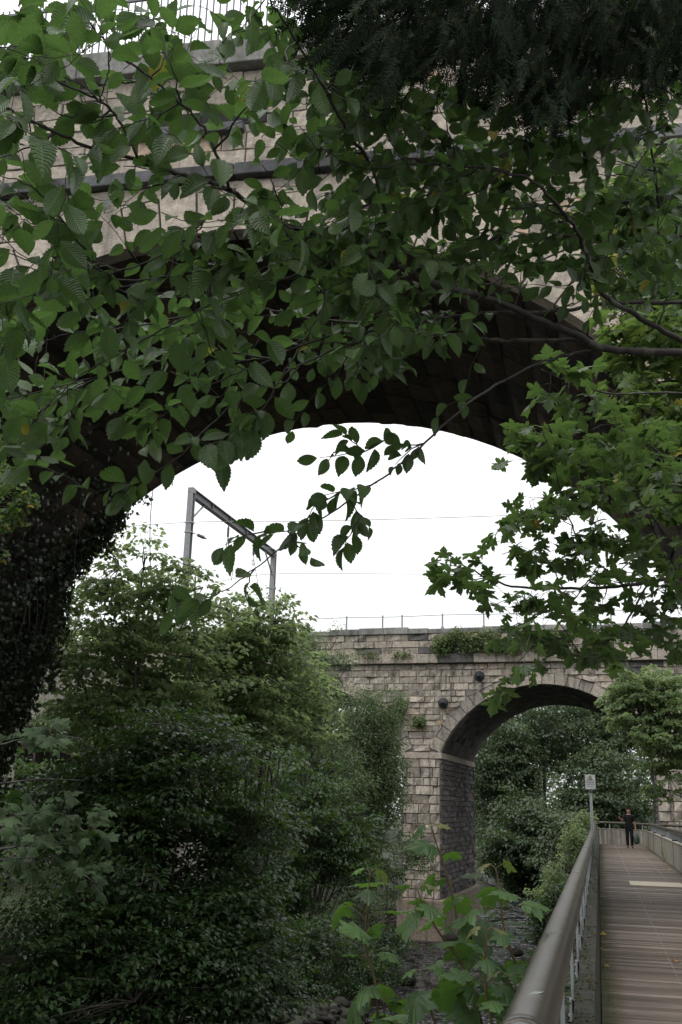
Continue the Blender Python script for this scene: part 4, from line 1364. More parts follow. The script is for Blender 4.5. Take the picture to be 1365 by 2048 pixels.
tree('river_bush', 'low bush at the foot of the pier beside the gravel', 'bush', gbase(770, 1850, 49), [pell(770, 1740, 70, 75, 49), pell(700, 1820, 70, 60, 47), pell(830, 1700, 40, 40, 53)], 190, 45, .11, OVATE, 'willow', .38, .06, nlimb=10, nj=.6)
tree('river_bush', 'low tangled bush on the gravel between the bank trees and the saplings', 'bush', gbase(720, 1990, 39), [pell(720, 1930, 90, 40, 39), pell(650, 1990, 80, 40, 37), pell(780, 1880, 50, 30, 42)], 170, 50, .11, OVATE, 'mid', .38, .05, nlimb=8, nj=.5, tint=(.2, .15))
tree('river_bush', 'dark bush overhanging the gravel left of the saplings', 'bush', gbase(620, 2000, 38), [pell(620, 1880, 80, 60, 38), pell(560, 1930, 80, 70, 37), pell(620, 1960, 50, 40, 37)], 190, 50, .11, OVATE, 'mid', .38, .06, nlimb=8, nj=.55, tint=(.3, .2))

# ---- trees added beside the view to block light from the left bank
for lab, (bx_, by_), cz_, rr3 in (('tall unseen tree added for shade left of the camera, before the near viaduct', (-15.5, 9.0), 5.5, (4.5, 4.0, 6.0)), ('unseen tree added for shade behind the sycamore boughs, left of the view', (-11.5, 3.5), 4.0, (3.5, 3.5, 5.0)), ('dense tree added to block side light beyond the left jamb of the near arch', (-27, 33), 4.0, (6.0, 6.0, 8.0)), ('tree added to block side light between the two viaducts on the far left', (-34, 46), 5.0, (7, 7, 9.0))):
    b_ = np.array([bx_, by_, float(ground_h(bx_, by_))])
    tree('bank_tree', lab, 'tree', b_, [((bx_, by_, cz_ - 1), rr3), ((bx_ + 1.2, by_ + .8, cz_ - 4), (rr3[0] * .9, rr3[1] * .9, rr3[2] * .6))], 420, 40, .24, SIMPLE, 'mid', .8, .22, group='trees added to shade the left bank', nlimb=12)

# ---- beyond the far viaduct
FT = [('big domed tree straight beyond the middle of the far arch', 1090, 1430, 115, 95, 104), ('broad tree filling the left of the far arch beside the pier', 1010, 1510, 70, 100, 98), ('dark tree behind the walking person', 1215, 1570, 85, 95, 96),
      ('lower tree leaning over the river under the far arch', 1060, 1660, 80, 75, 90), ('dark tree above the left handrail end', 1150, 1690, 70, 70, 86), ('tall tree at the right inside the far arch', 1225, 1415, 95, 90, 108)]
for lab, px, py, rx, ry, d in FT:
    tree('riverside_tree', lab, 'tree', gbase(px, 1760, d), [pell(px, py, rx, ry, d), pell(px - rx * .4, py + ry * .5, rx * .8, ry * .8, d - 2), pell(px + rx * .4, py + ry * .6, rx * .7, ry * .8, d + 1), pell(px, max(py + ry * 1.3, 1690), rx * .9, 75, d - 1)], 460, 46, .30, OVATE, 'far', 1.0, .3, group='trees beyond the far arch', nlimb=12, flat=.35, tint=(.5, .25))
WL = [('wooded backdrop tree seen through the far left arch', 560), ('backdrop tree behind the hidden middle arch', 700), ('backdrop tree furthest left behind the railway', 400)]
for lab, px in WL:
    tree('backdrop_tree', lab, 'tree', gbase(px, 1700, 84), [pell(px, 1480, 95, 110, 84), pell(px + 30, 1580, 90, 90, 84)], 170, 36, .3, SIMPLE, 'far', 1.1, .25, group='trees behind the left arches', nlimb=8, twigs=False)
tree('bank_tree', 'dense dark tree on the far river bend under the arch', 'tree', gbase(980, 1700, 120), [pell(975, 1610, 60, 110, 120), pell(1040, 1600, 70, 100, 122)], 240, 40, .3, SIMPLE, 'far', 1.2, .3, nlimb=8, twigs=False, tint=(.4, .2))
g = G()   # distant wood closing the valley: reads as one mass
cs = []
for i in range(1900):
    a = rng.uniform(-32, 26); d = rng.uniform(150, 210)
    x, y = d * math.sin(R(a)) - 5, d * math.cos(R(a))
    cs.append((x, y, float(ground_h(x, y)) + rng.uniform(.5, 22 + 3 * math.sin(a * .7))))
Pp, A, N, S = clump_leaves(cs, 2.0, 26, .6, .8)
leaves(g, SIMPLE, Pp, A, N, S, np.repeat(np.clip(rng.normal(.45, .25, len(cs)), 0, 1), 26))
tag(g.build('distant_wood', MT['far']), kind='stuff')

# ---- right side
tree('ash_tree', 'light green tree overhanging the right end of the footbridge', 'tree', gbase(1390, 1640, 46, 3.2), [pell(1305, 1415, 85, 75, 46), pell(1345, 1490, 75, 75, 45), pell(1262, 1388, 52, 46, 46), pell(1330, 1375, 60, 42, 46.5), pell(1310, 1570, 16, 40, 45)], 250, 50, .19, OVATE, 'light', .45, .15, nlimb=14, nj=.5, flat=.2, tint=(.3, .25))
tree('shrub', 'pale leaved shrub crowding the left handrail below the sign', 'bush', gbase(1130, 1800, 33, -.6), [pell(1150, 1680, 26, 45, 35), pell(1115, 1765, 30, 50, 32), pell(1165, 1635, 20, 22, 38), pell(1085, 1790, 22, 25, 32)], 120, 34, .10, NARROW + OVATE, 'light', .24, .05, nlimb=10, nj=.6, flat=.7, shell=.7)
tree('shrub', 'dark shrub under the deck beside the river', 'bush', gbase(1080, 1880, 30, -.3), [pell(1085, 1850, 30, 50, 30), pell(1120, 1800, 25, 40, 30)], 60, 40, .09, OVATE, 'mid', .25, .04, nlimb=6, nj=.6, tint=(.2, .15))
tree('field_maple', 'pale green maple against the right of the near viaduct, some leaves turned yellow', 'tree', gbase(1500, 900, 11.5, 5.0), [pell(1310, 560, 75, 90, 11.5), pell(1320, 700, 90, 90, 10.5), pell(1290, 830, 60, 70, 10), pell(1330, 400, 90, 90, 12), pell(1340, 930, 60, 90, 10), pell(1250, 420, 70, 60, 12)], 160, 13, .135, MAPLE, 'maple_pale', .32, .12, nlimb=14, nj=.4, flat=.35, tint=(.5, .3))
tree('climbing_shrub', 'small leaved yellowish shrub between the maple and the stone wall', 'bush', gbase(1420, 800, 13.4, 3.5), [pell(1290, 560, 80, 90, 13.4), pell(1320, 800, 70, 90, 13), pell(1330, 380, 70, 100, 13.8)], 190, 30, .055, OVATE, 'shrub', .28, .05, nlimb=12, nj=.6, flat=.8, tint=(.35, .2))

# ---- ivy over the left haunch of the near arch, hanging from its rear edge
iv = thing('ivy', 'dark ivy hanging over the left haunch and jamb of the near arch', 'ivy', npt(NC0 - NR + .3, 19, -5))
n = 20000
dd = ND0 + .1 + (ND1 - ND0 + .15) * rng.uniform(0, 1, n) ** .8
s_ = rng.uniform(0, 1, n)
ang = math.pi - np.abs(rng.normal(0, .36, n)) - .0
edge = dd > ND1 - .9
ang = np.where(edge, math.pi - np.minimum(np.abs(rng.normal(0, .62, n)), rng.uniform(.5, .95, n)), ang)
cc = NC0 + (NC1 - NC0) * (dd - ND0) / (ND1 - ND0)
thick = np.abs(rng.normal(0, .26, n)) + .03
zz_ = rng.uniform(-5, NZC, n)
jam = s_ < .42
thick = np.where(jam, thick * 1.7, np.where(dd > ND1 - 1.5, np.minimum(thick * .35, .16), thick))
rr_ = NR - thick
U_ = np.where(jam, cc - rr_, cc + rr_ * np.cos(ang)); Z_ = np.where(jam, zz_, NZC + rr_ * np.sin(ang))
Pp = U_[:, None] * NU + dd[:, None] * NN + Z_[:, None] * EZ
A = np.tile([0, 0, -1.0], (n, 1)) + rng.normal(0, .4, (n, 3))
N = NU[None] * .8 + NN[None] * -.4 + rng.normal(0, .45, (n, 3))
g = G(); leaves(g, LOBED, Pp, A, N, rng.uniform(.07, .13, n), np.clip(rng.normal(.45, .25, n), 0, 1)); g.build('foliage', MT['ivy'], iv)
g = G()
for i in range(70):
    d0 = rng.uniform(ND0 + 1, ND1); a0 = math.pi - abs(rng.normal(0, .4))
    c = NC0 + (NC1 - NC0) * (d0 - ND0) / (ND1 - ND0)
    p0 = npt(c + (NR - .06) * math.cos(a0), d0, NZC + (NR - .06) * math.sin(a0))
    p1 = p0 - EZ * rng.uniform(.6, 2.2) + NU * .1
    tube(g, branch_path(p0, p1, 0, .05, 5), .012, 4)
g.build('stems', MT['bark'], iv)
g = G(); gs = G()
for i in range(230):
    d0 = ND1 + rng.normal(-.15, .25); a0 = math.pi - rng.uniform(.0, .85) ** 1.0
    c = NC0 + (NC1 - NC0) * (d0 - ND0) / (ND1 - ND0)
    p0 = npt(c + (NR - .03) * math.cos(a0), d0, NZC + (NR - .03) * math.sin(a0))
    ln = rng.uniform(.5, 2.8) * (1.15 - abs(a0 - (math.pi - .42)) * 1.0)
    if a0 < math.pi - .62: ln *= .25
    p1 = p0 - EZ * max(ln, .15)
    Q = branch_path(p0, p1, 0, .04, 6)
    tube(gs, Q, .008, 4)
    k_ = int(34 * max(ln, .2))
    q = rng.uniform(0, 1, k_)
    ps = np.c_[[np.interp(q, np.linspace(0, 1, 6), Q[:, j]) for j in range(3)]].T + rng.normal(0, .07, (k_, 3))
    leaves(g, LOBED, ps, np.tile([0, 0, -1.0], (k_, 1)) + rng.normal(0, .4, (k_, 3)), -NN[None] + rng.normal(0, .5, (k_, 3)), rng.uniform(.07, .12, k_), np.clip(rng.normal(.45, .25, k_), 0, 1))
g.build('hanging_foliage', MT['ivy'], iv); gs.build('hanging_stems', MT['bark'], iv)
cl = thing('climber', 'light climbing plant with rusty leaves at the left edge under the arch', 'plant', at(-40, 1000, 14.2))
cs = [at(px + rng.normal(0, 5), py + rng.normal(0, 6), 14 + rng.normal(0, .25)) for px, py in ((10, 940), (30, 960), (20, 985), (45, 1000), (15, 1015), (50, 975), (5, 1040), (35, 1025), (-10, 970), (-20, 1010), (-30, 1050), (-15, 1100))]
Pp, A, N, S = clump_leaves(cs, .17, 22, .8, .10)
g = G(); leaves(g, LOBED, Pp, A, N, S, np.clip(rng.normal(.5, .3, len(Pp)), 0, 1)); g.build('foliage', MT['maple_pale'], cl)
g = G()
for c in cs: tube(g, branch_path(at(-60, 1000, 14.4), c, .1, .08, 5), .008, 4)
g.build('stems', MT['twig'], cl)

# ---- plants rooted in the far parapet and on the near coping
PS = [('buddleia bush in the far parapet with a long low spread of yellowing leaves', [(885, 1290, 20, 20), (920, 1278, 32, 24), (960, 1282, 38, 26), (995, 1290, 22, 16)], 230), ('round dark green bush on the far parapet right of the buddleia', [(1086, 1284, 30, 24)], 80),
      ('thin straggling plant low on the far parapet, left of the buddleia', [(740, 1309, 20, 3), (805, 1309, 26, 4)], 26), ('yellowish plant on the far parapet between the two bushes', [(1022, 1296, 18, 13)], 40), ('green plant at the right end of the far parapet', [(1195, 1280, 24, 18)], 90),
      ('ferny plant growing round the leftmost pattress plate', [(785, 1425, 14, 26), (800, 1410, 8, 10)], 70), ('small tuft on the wall beside the left tie plate', [(838, 1442, 9, 6)], 30)]
for lab, es, n in PS:
    o = thing('parapet_plant', lab, 'plant', plane_d(es[0][0], es[0][1], FD0 - .1), 'plants rooted in the far viaduct')
    ps = []
    for px, py, rx, ry in es:
        k_ = int(n / len(es))
        q = unit(rng.normal(0, 1, (k_, 3))) * rng.uniform(.2, 1, (k_, 1)) ** .5
        c = plane_d(px, py, FD0 - .42)
        ps.append(c + FU * q[:, :1] * rx / 32 + EZ * q[:, 1:2] * ry / 32 + FN * q[:, 2:] * .3)
    ps = np.concatenate(ps)
    Pp, A, N, S = clump_leaves(ps, .24, 15, 1.1, .15, nj=.8)
    g = G(); leaves(g, NARROW + OVATE, Pp, A, N, S, np.clip(rng.normal(.4, .25, len(Pp)), 0, 1)); g.build('foliage', MT['shrub'], o)
    g = G()
    for c in ps[::3]: tube(g, branch_path(plane_d(es[0][0], es[0][1] + es[0][3], FD0 - .02), c, 0, .05, 4), .012, 4)
    g.build('stems', MT['bark'], o)
NP_ = [('yellow green plant behind the railing at the top left', 150, 62, .75, 16.6, 150), ('small tuft of plants on the near coping by the conifer', 545, 70, .4, 15.7, 70)]
for lab, px, py, h, dz, n in NP_:
    r = ray(px, py); c = CAM + r * ((ND0 + .35 - CAM @ NN) / (r @ NN))
    o = thing('coping_plant', lab, 'plant', c - EZ * .4, 'plants on the near coping')
    q = unit(rng.normal(0, 1, (n, 3))) * rng.uniform(0, 1, (n, 1)) ** .5
    ps = c + q * [h * .7, h * .3, h * .8]
    Pp, A, N, S = clump_leaves(ps, .09, 6, .9, .075, nj=.8)
    g = G(); leaves(g, OVATE + NARROW, Pp, A, N, S, np.clip(rng.normal(.5, .3, len(Pp)), 0, 1)); g.build('foliage', MT['shrub'], o)
    g = G()
    for p in ps[::4]: tube(g, branch_path(c - EZ * h, p, 0, .05, 4), .008, 4)
    g.build('stems', MT['bark'], o)

# ---- undergrowth on the banks (ground cover)
n = 42000
x = rng.uniform(-32, 6, n); y = rng.uniform(8, 75, n)
keepm = (x < river_x(y) - river_w(y) - 4.2) | (x > river_x(y) + river_w(y) + 1.8)
x, y = x[keepm], y[keepm]
h = ground_h(x, y)
patch = np.sin(x * .9 + 2 * np.sin(y * .5)) * np.sin(y * .7) + rng.normal(0, .3, len(x))
hh = h + rng.uniform(0, 1, len(x)) * np.clip(.35 + .35 * patch, .05, .9)
A = rng.normal(0, 1, (len(x), 3)) * [1, 1, .3]; N = np.tile([0, 0, 1.0], (len(x), 1)) + rng.normal(0, .35, (len(x), 3))
g = G(); leaves(g, SIMPLE + OVATE[:1], np.c_[x, y, hh], A, N, rng.uniform(.1, .24, len(x)), np.clip(.2 + .2 * patch, 0, 1))
tag(g.build('undergrowth', MT['mid']), kind='stuff')

# ------------------------------------------------------------------ foreground elm boughs
TOCAM = None
def away(P): return unit(np.asarray(P) - CAM)
class Boughs:
    def __init__(s): s.w = G(); s.pts = []; s.rad = []
    def bough(s, pix, r0, r1, n=7):
        P = smooth_path([at(*p) for p in pix], n)
        rr = np.linspace(r0, r1, len(P))
        kn = 1 + .10 * np.sin(np.arange(len(P)) * 2.3 + rng.uniform(0, 6)) * (np.arange(len(P)) % 5 == 0)
        tube(s.w, P + rng.normal(0, .0022, P.shape), rr * kn, 8)
        s.pts.append(P); s.rad.append(rr)
        return P
    def near(s, E, pen=.5):
        A = np.concatenate(s.pts); rr = np.concatenate(s.rad)
        w_ = ((A - E) ** 2).sum(1) + pen * np.maximum(E[2] - A[:, 2] - .1, 0) ** 2
        # grow outwards (towards picture left): prefer a start to the right of the end
        w_ = w_ + .6 * np.maximum((E - A) @ RT, 0) ** 2
        j = int(np.argmin(w_)); return A[j], rr[j]
    def twig(s, a, b, r0=.004, r1=.0016, wob=.06, n=7, register=True, sag=0.):
        Q = branch_path(a, b, sag, wob, n)
        Q[1:-1] += rng.normal(0, .004, Q[1:-1].shape)
        tube(s.w, Q, np.linspace(r0, r1, n), 5)
        if register: s.pts.append(Q[2:]); s.rad.append(np.linspace(r0, r1, n)[2:])
        return Q
def elm_leaves_on(Q, nl, size, buf, span=.5, tilt=.62, jit=.34):
    """alternate leaves along the outer part of a twig, held in one drooping spray"""
    seg = np.r_[0, np.cumsum(np.linalg.norm(np.diff(Q, axis=0), axis=1))]
    L_ = seg[-1]
    start = max(0, L_ - span)
    sg = 1 if rng.random() < .5 else -1
    base_n = unit(EZ * .78 + away(Q[-1]) * tilt + rng.normal(0, .22, 3))
    for i, q in enumerate(np.linspace(start + .02, L_, nl)):
        p = np.array([np.interp(q, seg, Q[:, k]) for k in range(3)])
        q2 = min(q + .02, L_); q1 = max(q2 - .04, 0)
        d = unit(np.array([np.interp(q2, seg, Q[:, k]) - np.interp(q1, seg, Q[:, k]) for k in range(3)]))
        side = unit(np.cross(d, base_n)) * sg * (1 if i % 2 else -1)
        if i == nl - 1: side = side * .15
        ax = unit(d * .62 + side * .85 - EZ * rng.uniform(.1, .55) + rng.normal(0, .15, 3))
        nm = base_n + rng.normal(0, jit, 3)
        sz = size * rng.uniform(.62, 1.18) * (.8 + .2 * math.sin(math.pi * (i + .7) / (nl + .4)))
        pet = p + ax * .008
        t = np.clip(rng.normal(.5, .26), 0, .95)
        if rng.random() < .006: t = 1.0
        buf.append((pet, ax, nm, sz, t))
def flush(g, tpls, buf):
    leaves(g, tpls, np.array([b[0] for b in buf]), np.array([b[1] for b in buf]), np.array([b[2] for b in buf]), np.array([b[3] for b in buf]), np.array([b[4] for b in buf]))

elm = thing('elm_tree', 'large elm reaching in from the right, its toothed leaves filling the upper half', 'tree', (3.7, 3.4, float(ground_h(3.7, 3.4))))
g = G()
tk = np.array([3.7, 3.4, 0.])
tube(g, smooth_path([tk - EZ * .7, tk + [0, 0, 1.2], tk + [-.05, .05, 3.], tk + [.05, .1, 5.2], tk + [.1, 0, 8]], 6), np.linspace(.26, .1, 25), 14)
g.build('trunk', MT['bark'], elm)
B = Boughs()
D = lambda pts, d0, d1: [(x, y, d0 + (d1 - d0) * i / (len(pts) - 1)) for i, (x, y) in enumerate(pts)]
A1 = D([(1365, 705), (1290, 703), (1203, 695), (1150, 668), (1088, 645), (1000, 605), (880, 570), (780, 525), (700, 497), (600, 458), (538, 436), (462, 382), (380, 354), (277, 321), (169, 290), (72, 246), (-20, 198)], 3.7, 2.7)
P = B.bough(A1, .0155, .0035)
# limb from the trunk to where the main bough enters
for pix, r0 in ((A1[0], .017), ((1365, 683, 3.6), .010), ((1365, 606, 3.9), .008), ((1365, 412, 4.1), .009), ((1365, 470, 4.4), .006)):
    e = at(*pix)
    tube(B.w, branch_path(tk + EZ * (e[2] - .2), e, -.02, .02, 8), np.linspace(.05, r0, 8), 8)
B.bough(D([(462, 382), (451, 359), (425, 287), (379, 220), (318, 169), (256, 123), (205, 77), (169, 31), (130, -10)], 2.92, 2.6), .005, .0022)
B.bough(D([(279, 315), (231, 231), (200, 203), (123, 164), (77, 149), (46, 126), (-10, 120)], 2.82, 2.6), .004, .002)
B.bough(D([(200, 203), (215, 150), (220, 90), (210, 30)], 2.7, 2.65), .0025, .0015)
B.bough(D([(795, 530), (747, 343), (700, 272), (651, 179), (600, 97), (541, 0), (520, -40)], 3.2, 2.7), .006, .0025)
B.bough(D([(1365, 683), (1280, 635), (1209, 588), (1178, 517), (1147, 450), (1111, 410), (1065, 361), (973, 336), (829, 328), (745, 340)], 3.6, 3.0), .0105, .0025)
B.bough(D([(1365, 606), (1203, 607), (1127, 622), (973, 627), (911, 632), (824, 650), (730, 668), (662, 672), (523, 727), (420, 770), (330, 830)], 3.9, 3.3), .0085, .002)
B.bough(D([(1203, 697), (1157, 681), (1014, 681), (911, 673), (829, 668), (700, 690), (600, 730), (480, 800), (400, 870)], 3.65, 3.2), .009, .002)
B.bough(D([(1203, 699), (1127, 711), (1034, 747), (932, 811), (850, 886), (778, 947), (690, 1008), (600, 1065), (520, 1130), (450, 1180), (370, 1205)], 3.6, 2.9), .0052, .0012)
B.bough(D([(840, 655), (640, 640), (487, 609), (380, 630), (246, 655), (149, 665), (40, 700)], 4.1, 3.6), .006, .002)
B.bough(D([(560, 720), (400, 701), (308, 727), (236, 742), (113, 775), (-10, 805)], 3.8, 3.3), .005, .002)
B.bough(D([(462, 382), (380, 470), (300, 520), (160, 560), (40, 530)], 2.95, 2.7), .004, .0016)
B.bough(D([(170, 500), (100, 410), (55, 370), (-10, 350)], 2.8, 2.6), .003, .0014)
B.bough(D([(400, 540), (270, 560), (130, 540), (-10, 500)], 3.0, 2.8), .0035, .0015)
B.bough(D([(1365, 412), (1250, 405), (1150, 440), (1050, 450), (960, 490), (880, 520)], 4.1, 3.6), .0085, .002)
B.bough(D([(1320, 420), (1308, 330), (1300, 250), (1285, 180), (1270, 120)], 4.0, 3.6), .006, .002)
B.bough(D([(1365, 470), (1230, 480), (1130, 500), (1000, 560), (900, 575), (800, 600)], 4.4, 3.8), .0055, .002)
B.bough(D([(1209, 588), (1215, 500), (1240, 400), (1300, 290), (1365, 210)], 3.6, 3.9), .0035, .0025)
B.bough(D([(560, 450), (620, 520), (650, 600), (610, 680), (560, 760), (520, 830)], 3.05, 3.0), .0035, .0014)
B.bough(D([(720, 500), (560, 560), (400, 620), (270, 690), (150, 760), (60, 850)], 3.15, 2.9), .004, .0014)
buf = []
# explicit sprays on the long bare hanging twig and at the lower fringe
def spray(p0, p1, d, nl, size=.085, span=.4, **k):
    a, r0 = B.near(at(*p0, d), 0.)
    Q = B.twig(a, at(*p1, d), .003, .0013, .05, 6)
    elm_leaves_on(Q, nl, size, buf, span, **k)
for p0, p1, d, nl, sz in (((850, 886), (770, 880), 3.3, 7, .075), ((850, 886), (790, 930), 3.3, 6, .065), ((778, 947), (650, 990), 3.1, 7, .08), ((690, 1008), (620, 1030), 3.1, 6, .08), ((690, 1008), (735, 1050), 3.05, 5, .075), ((720, 1040), (690, 1090), 3.05, 6, .075),
                        ((620, 1055), (540, 1060), 3.0, 6, .09), ((600, 1065), (620, 1110), 3.0, 5, .08), ((540, 1110), (450, 1090), 2.95, 6, .09), ((520, 1130), (500, 1180), 2.95, 4, .09), ((450, 1180), (400, 1200), 2.9, 5, .095), ((400, 1195), (350, 1215), 2.9, 4, .10),
                        ((700, 850), (640, 915), 3.4, 9, .075), ((720, 800), (690, 870), 3.4, 7, .075), ((950, 740), (930, 790), 3.6, 4, .075), ((930, 800), (880, 830), 3.5, 4, .08), ((480, 800), (470, 880), 3.2, 7, .085), ((250, 940), (190, 985), 3.1, 8, .10), ((280, 900), (240, 990), 3.1, 6, .09), ((160, 900), (60, 930), 3.1, 6, .10),
                        ((520, 830), (440, 915), 3.1, 4, .085), ((560, 800), (510, 850), 3.1, 5, .11)):
    spray(p0, p1, d, nl, sz)
# general canopy: sprays through the volume of the boughs
cx = [615, 650, 690, 745, 810, 850, 900, 960, 1020, 1060, 1130, 1160, 1200, 1240, 1290, 1330, 1365, 1400]
cy = [10, 70, 150, 190, 190, 150, 130, 180, 200, 235, 255, 225, 150, 140, 175, 160, 170, 170]
low_x = [0, 120, 250, 330, 450, 560, 650, 800, 900, 960, 1050, 1150, 1365]
low_y = [930, 930, 890, 880, 850, 800, 770, 760, 720, 690, 640, 600, 560]
made = 0
while made < 530:
    px, py = rng.uniform(-40, 1390), rng.uniform(-30, 950)
    if py > np.interp(px, low_x, low_y): continue
    pr = 1.0
    if px < 460 and 100 < py < 480: pr = .33
    if px < 480 and py <= 100: pr = .5
    if 300 < px < 650 and 100 < py < 330: pr = .5
    if px > 620 and py < np.interp(px, cx, cy) + 10: pr = .04
    if px < 650 and py > 480: pr *= .66
    if px < 650 and py < 480: pr *= .75
    if 1010 < px < 1260 and 540 < py < 700: pr = .4
    if px > 1200 and py < 600: pr = .85
    if rng.random() > pr: continue
    d0 = np.interp(px, [0, 700, 1365], [2.75, 3.15, 3.75]) + rng.normal(0, .22)
    if py > 560 and px < 900: d0 += rng.choice([0, .5, .9])
    E = at(px, py, max(d0, 2.3))
    a, r0 = B.near(E)
    L_ = np.linalg.norm(E - a)
    if L_ > .9: continue
    if L_ < .12: E = E + unit(-RT + rng.normal(0, .6, 3)) * .18
    Q = B.twig(a, E, min(.0035, r0 * .8), .0013, .08, 7, True, .05)
    nl = int(np.clip(np.linalg.norm(E - a) / .038, 5, 10))
    elm_leaves_on(Q, nl, float(np.interp(px, [0, 500, 900, 1365], [.098, .088, .074, .068])) * rng.uniform(.85, 1.12), buf, .40, tilt=-.55 if rng.random() < .28 else .62, jit=.28)
    made += 1
made = 0
while made < 130:      # small leaved sprays on the inner boughs at the right
    px, py = rng.uniform(640, 1390), rng.uniform(170, 620)
    if py < np.interp(px, cx, cy) - 10: continue
    if 1000 < px < 1260 and py > 520 and rng.random() < .6: continue
    E = at(px, py, np.interp(px, [640, 1365], [3.5, 4.2]) + rng.normal(0, .25))
    a, r0 = B.near(E)
    if np.linalg.norm(E - a) > .9: continue
    Q = B.twig(a, E, min(.003, r0 * .8), .0012, .08, 7, True, .05)
    elm_leaves_on(Q, int(rng.integers(6, 10)), .080 * rng.uniform(.85, 1.15), buf, .40, tilt=-.5 if rng.random() < .2 else .62, jit=.28)
    made += 1
B.w.build('branches', MT['twig'], elm)
g = G(); flush(g, ELM, buf); g.build('foliage', MT['elm'], elm)

# ------------------------------------------------------------------ foreground maple at the right
mp_ = thing('maple_tree', 'maple with pointed five lobed leaves hanging at the right below the elm boughs', 'tree', (4.4, 5.6, float(ground_h(4.4, 5.6))))
g = G(); mk = np.array([4.4, 5.6, 0.])
tube(g, smooth_path([mk - EZ * .7, mk + EZ * 1.5, mk + [-.1, 0, 3.5], mk + [0, .1, 6.5]], 6), np.linspace(.19, .06, 19), 12); g.build('trunk', MT['bark'], mp_)
M_ = Boughs()
def mb(pts, d0, d1, r0, r1): return M_.bough(D(pts, d0, d1), r0, r1)
mb([(1480, 1120), (1365, 1150), (1250, 1172), (1126, 1177), (1024, 1172), (947, 1141), (885, 1102)], 5.6, 4.6, .013, .0018)
mb([(1365, 1150), (1337, 1125), (1291, 1018), (1244, 941), (1200, 880)], 5.4, 5.2, .006, .0018)
mb([(1250, 1172), (1170, 1100), (1142, 1043), (1121, 977), (1106, 915), (1085, 860)], 5.2, 4.9, .005, .0016)
mb([(1126, 1177), (1111, 1146), (1075, 1074), (1060, 1002)], 5.0, 4.8, .0035, .0016)
mb([(1300, 1160), (1240, 1260), (1162, 1310), (1080, 1290), (1030, 1330)], 5.3, 4.6, .006, .0018)
mb([(1330, 1155), (1330, 1230), (1300, 1300), (1250, 1325)], 5.3, 4.8, .005, .0018)
mb([(1162, 1310), (1100, 1228), (1020, 1215)], 4.9, 4.6, .003, .0014)
mb([(1480, 790), (1315, 785), (1222, 788), (1160, 770), (1110, 752), (1085, 738)], 6.0, 5.2, .008, .0018)
mb([(1480, 950), (1365, 930), (1280, 880), (1220, 850), (1180, 860)], 6.0, 5.4, .009, .002)
for e in (at(1480, 1120, 5.6), at(1480, 790, 6.0), at(1480, 950, 6.0)):
    tube(M_.w, branch_path(mk + EZ * (e[2] - .3), e, -.02, .02, 7), np.linspace(.045, .013, 7), 8)
mbuf = []
def maple_spray(E, a, r0, npair, size, buf):
    Q = M_.twig(a, E, min(.004, r0 * .8), .0014, .06, 7)
    d = unit(Q[-1] - Q[-3])
    seg = np.linspace(.35, 1, npair)
    for i, q in enumerate(seg):
        p = Q[int(round(q * (len(Q) - 1)))]
        upv = unit(EZ + rng.normal(0, .2, 3))
        sd_ = unit(np.cross(d, upv))
        for s in (-1, 1):
            pd = unit(d * .5 + sd_ * s * .8 + EZ * rng.uniform(-.25, .25) + rng.normal(0, .2, 3))
            pl = size * rng.uniform(.35, .75)
            e = p + pd * pl - EZ * pl * .15
            tube(M_.w, [p, (p + e) / 2 + EZ * .006, e], [.0014, .0011, .001], 4)
            ax = unit(pd + -EZ * rng.uniform(.1, .55) + rng.normal(0, .2, 3))
            nm = unit(EZ * 1.0 + away(e) * .5 + rng.normal(0, .26, 3))
            t = np.clip(rng.normal(.45, .25), 0, .95)
            if rng.random() < .003: t = 1.0
            buf.append((e, ax, nm, size * rng.uniform(.6, 1.12), t))
    e = Q[-1]
    buf.append((e, unit(d - EZ * .5), unit(EZ * .8 + away(e) * .5 + rng.normal(0, .25, 3)), size * .8, .5))
made = 0
mlx = [850, 900, 960, 1010, 1040, 1060, 1080, 1100, 1130, 1365]
mhy = [1085, 1085, 1110, 1090, 980, 880, 850, 860, 900, 830]
mly = [1110, 1150, 1190, 1330, 1350, 1340, 1330, 1335, 1335, 1330]
while made < 142:
    px, py = rng.uniform(880, 1400), rng.uniform(830, 1345)
    if py < np.interp(px, mlx, mhy) or py > np.interp(px, mlx, mly): continue
    if px < 1010 and py > 1200 and rng.random() < .75: continue
    if px > 1280 and rng.random() < .1: continue
    if py < 1010 and rng.random() < .3: continue
    E = at(px, py, np.interp(px, [880, 1365], [4.55, 5.3]) + rng.normal(0, .25))
    a, r0 = M_.near(E, .2)
    L_ = np.linalg.norm(E - a)
    if L_ > .8: continue
    if L_ < .1: E = E + unit(-RT + rng.normal(0, .7, 3)) * .14
    maple_spray(E, a, r0, int(rng.integers(2, 4)), rng.choice([.065, .078, .092]), mbuf)
    made += 1
for px, py, d in ((1105, 735, 5.3), (1100, 790, 5.3), (1140, 810, 5.4), (1165, 740, 5.4), (1190, 800, 5.5), (1090, 870, 5.0), (1125, 900, 5.1), (1060, 890, 5.0), (1100, 930, 5.0), (1150, 930, 5.2), (1190, 880, 5.5), (1230, 830, 5.6), (1260, 900, 5.5), (1310, 860, 5.7)):
    E = at(px, py, d); a, r0 = M_.near(E, .2)
    maple_spray(E, a, r0, 2, .12, mbuf)
M_.w.build('branches', MT['twig'], mp_)
g = G(); flush(g, MAPLE, mbuf); g.build('foliage', MT['maple'], mp_)

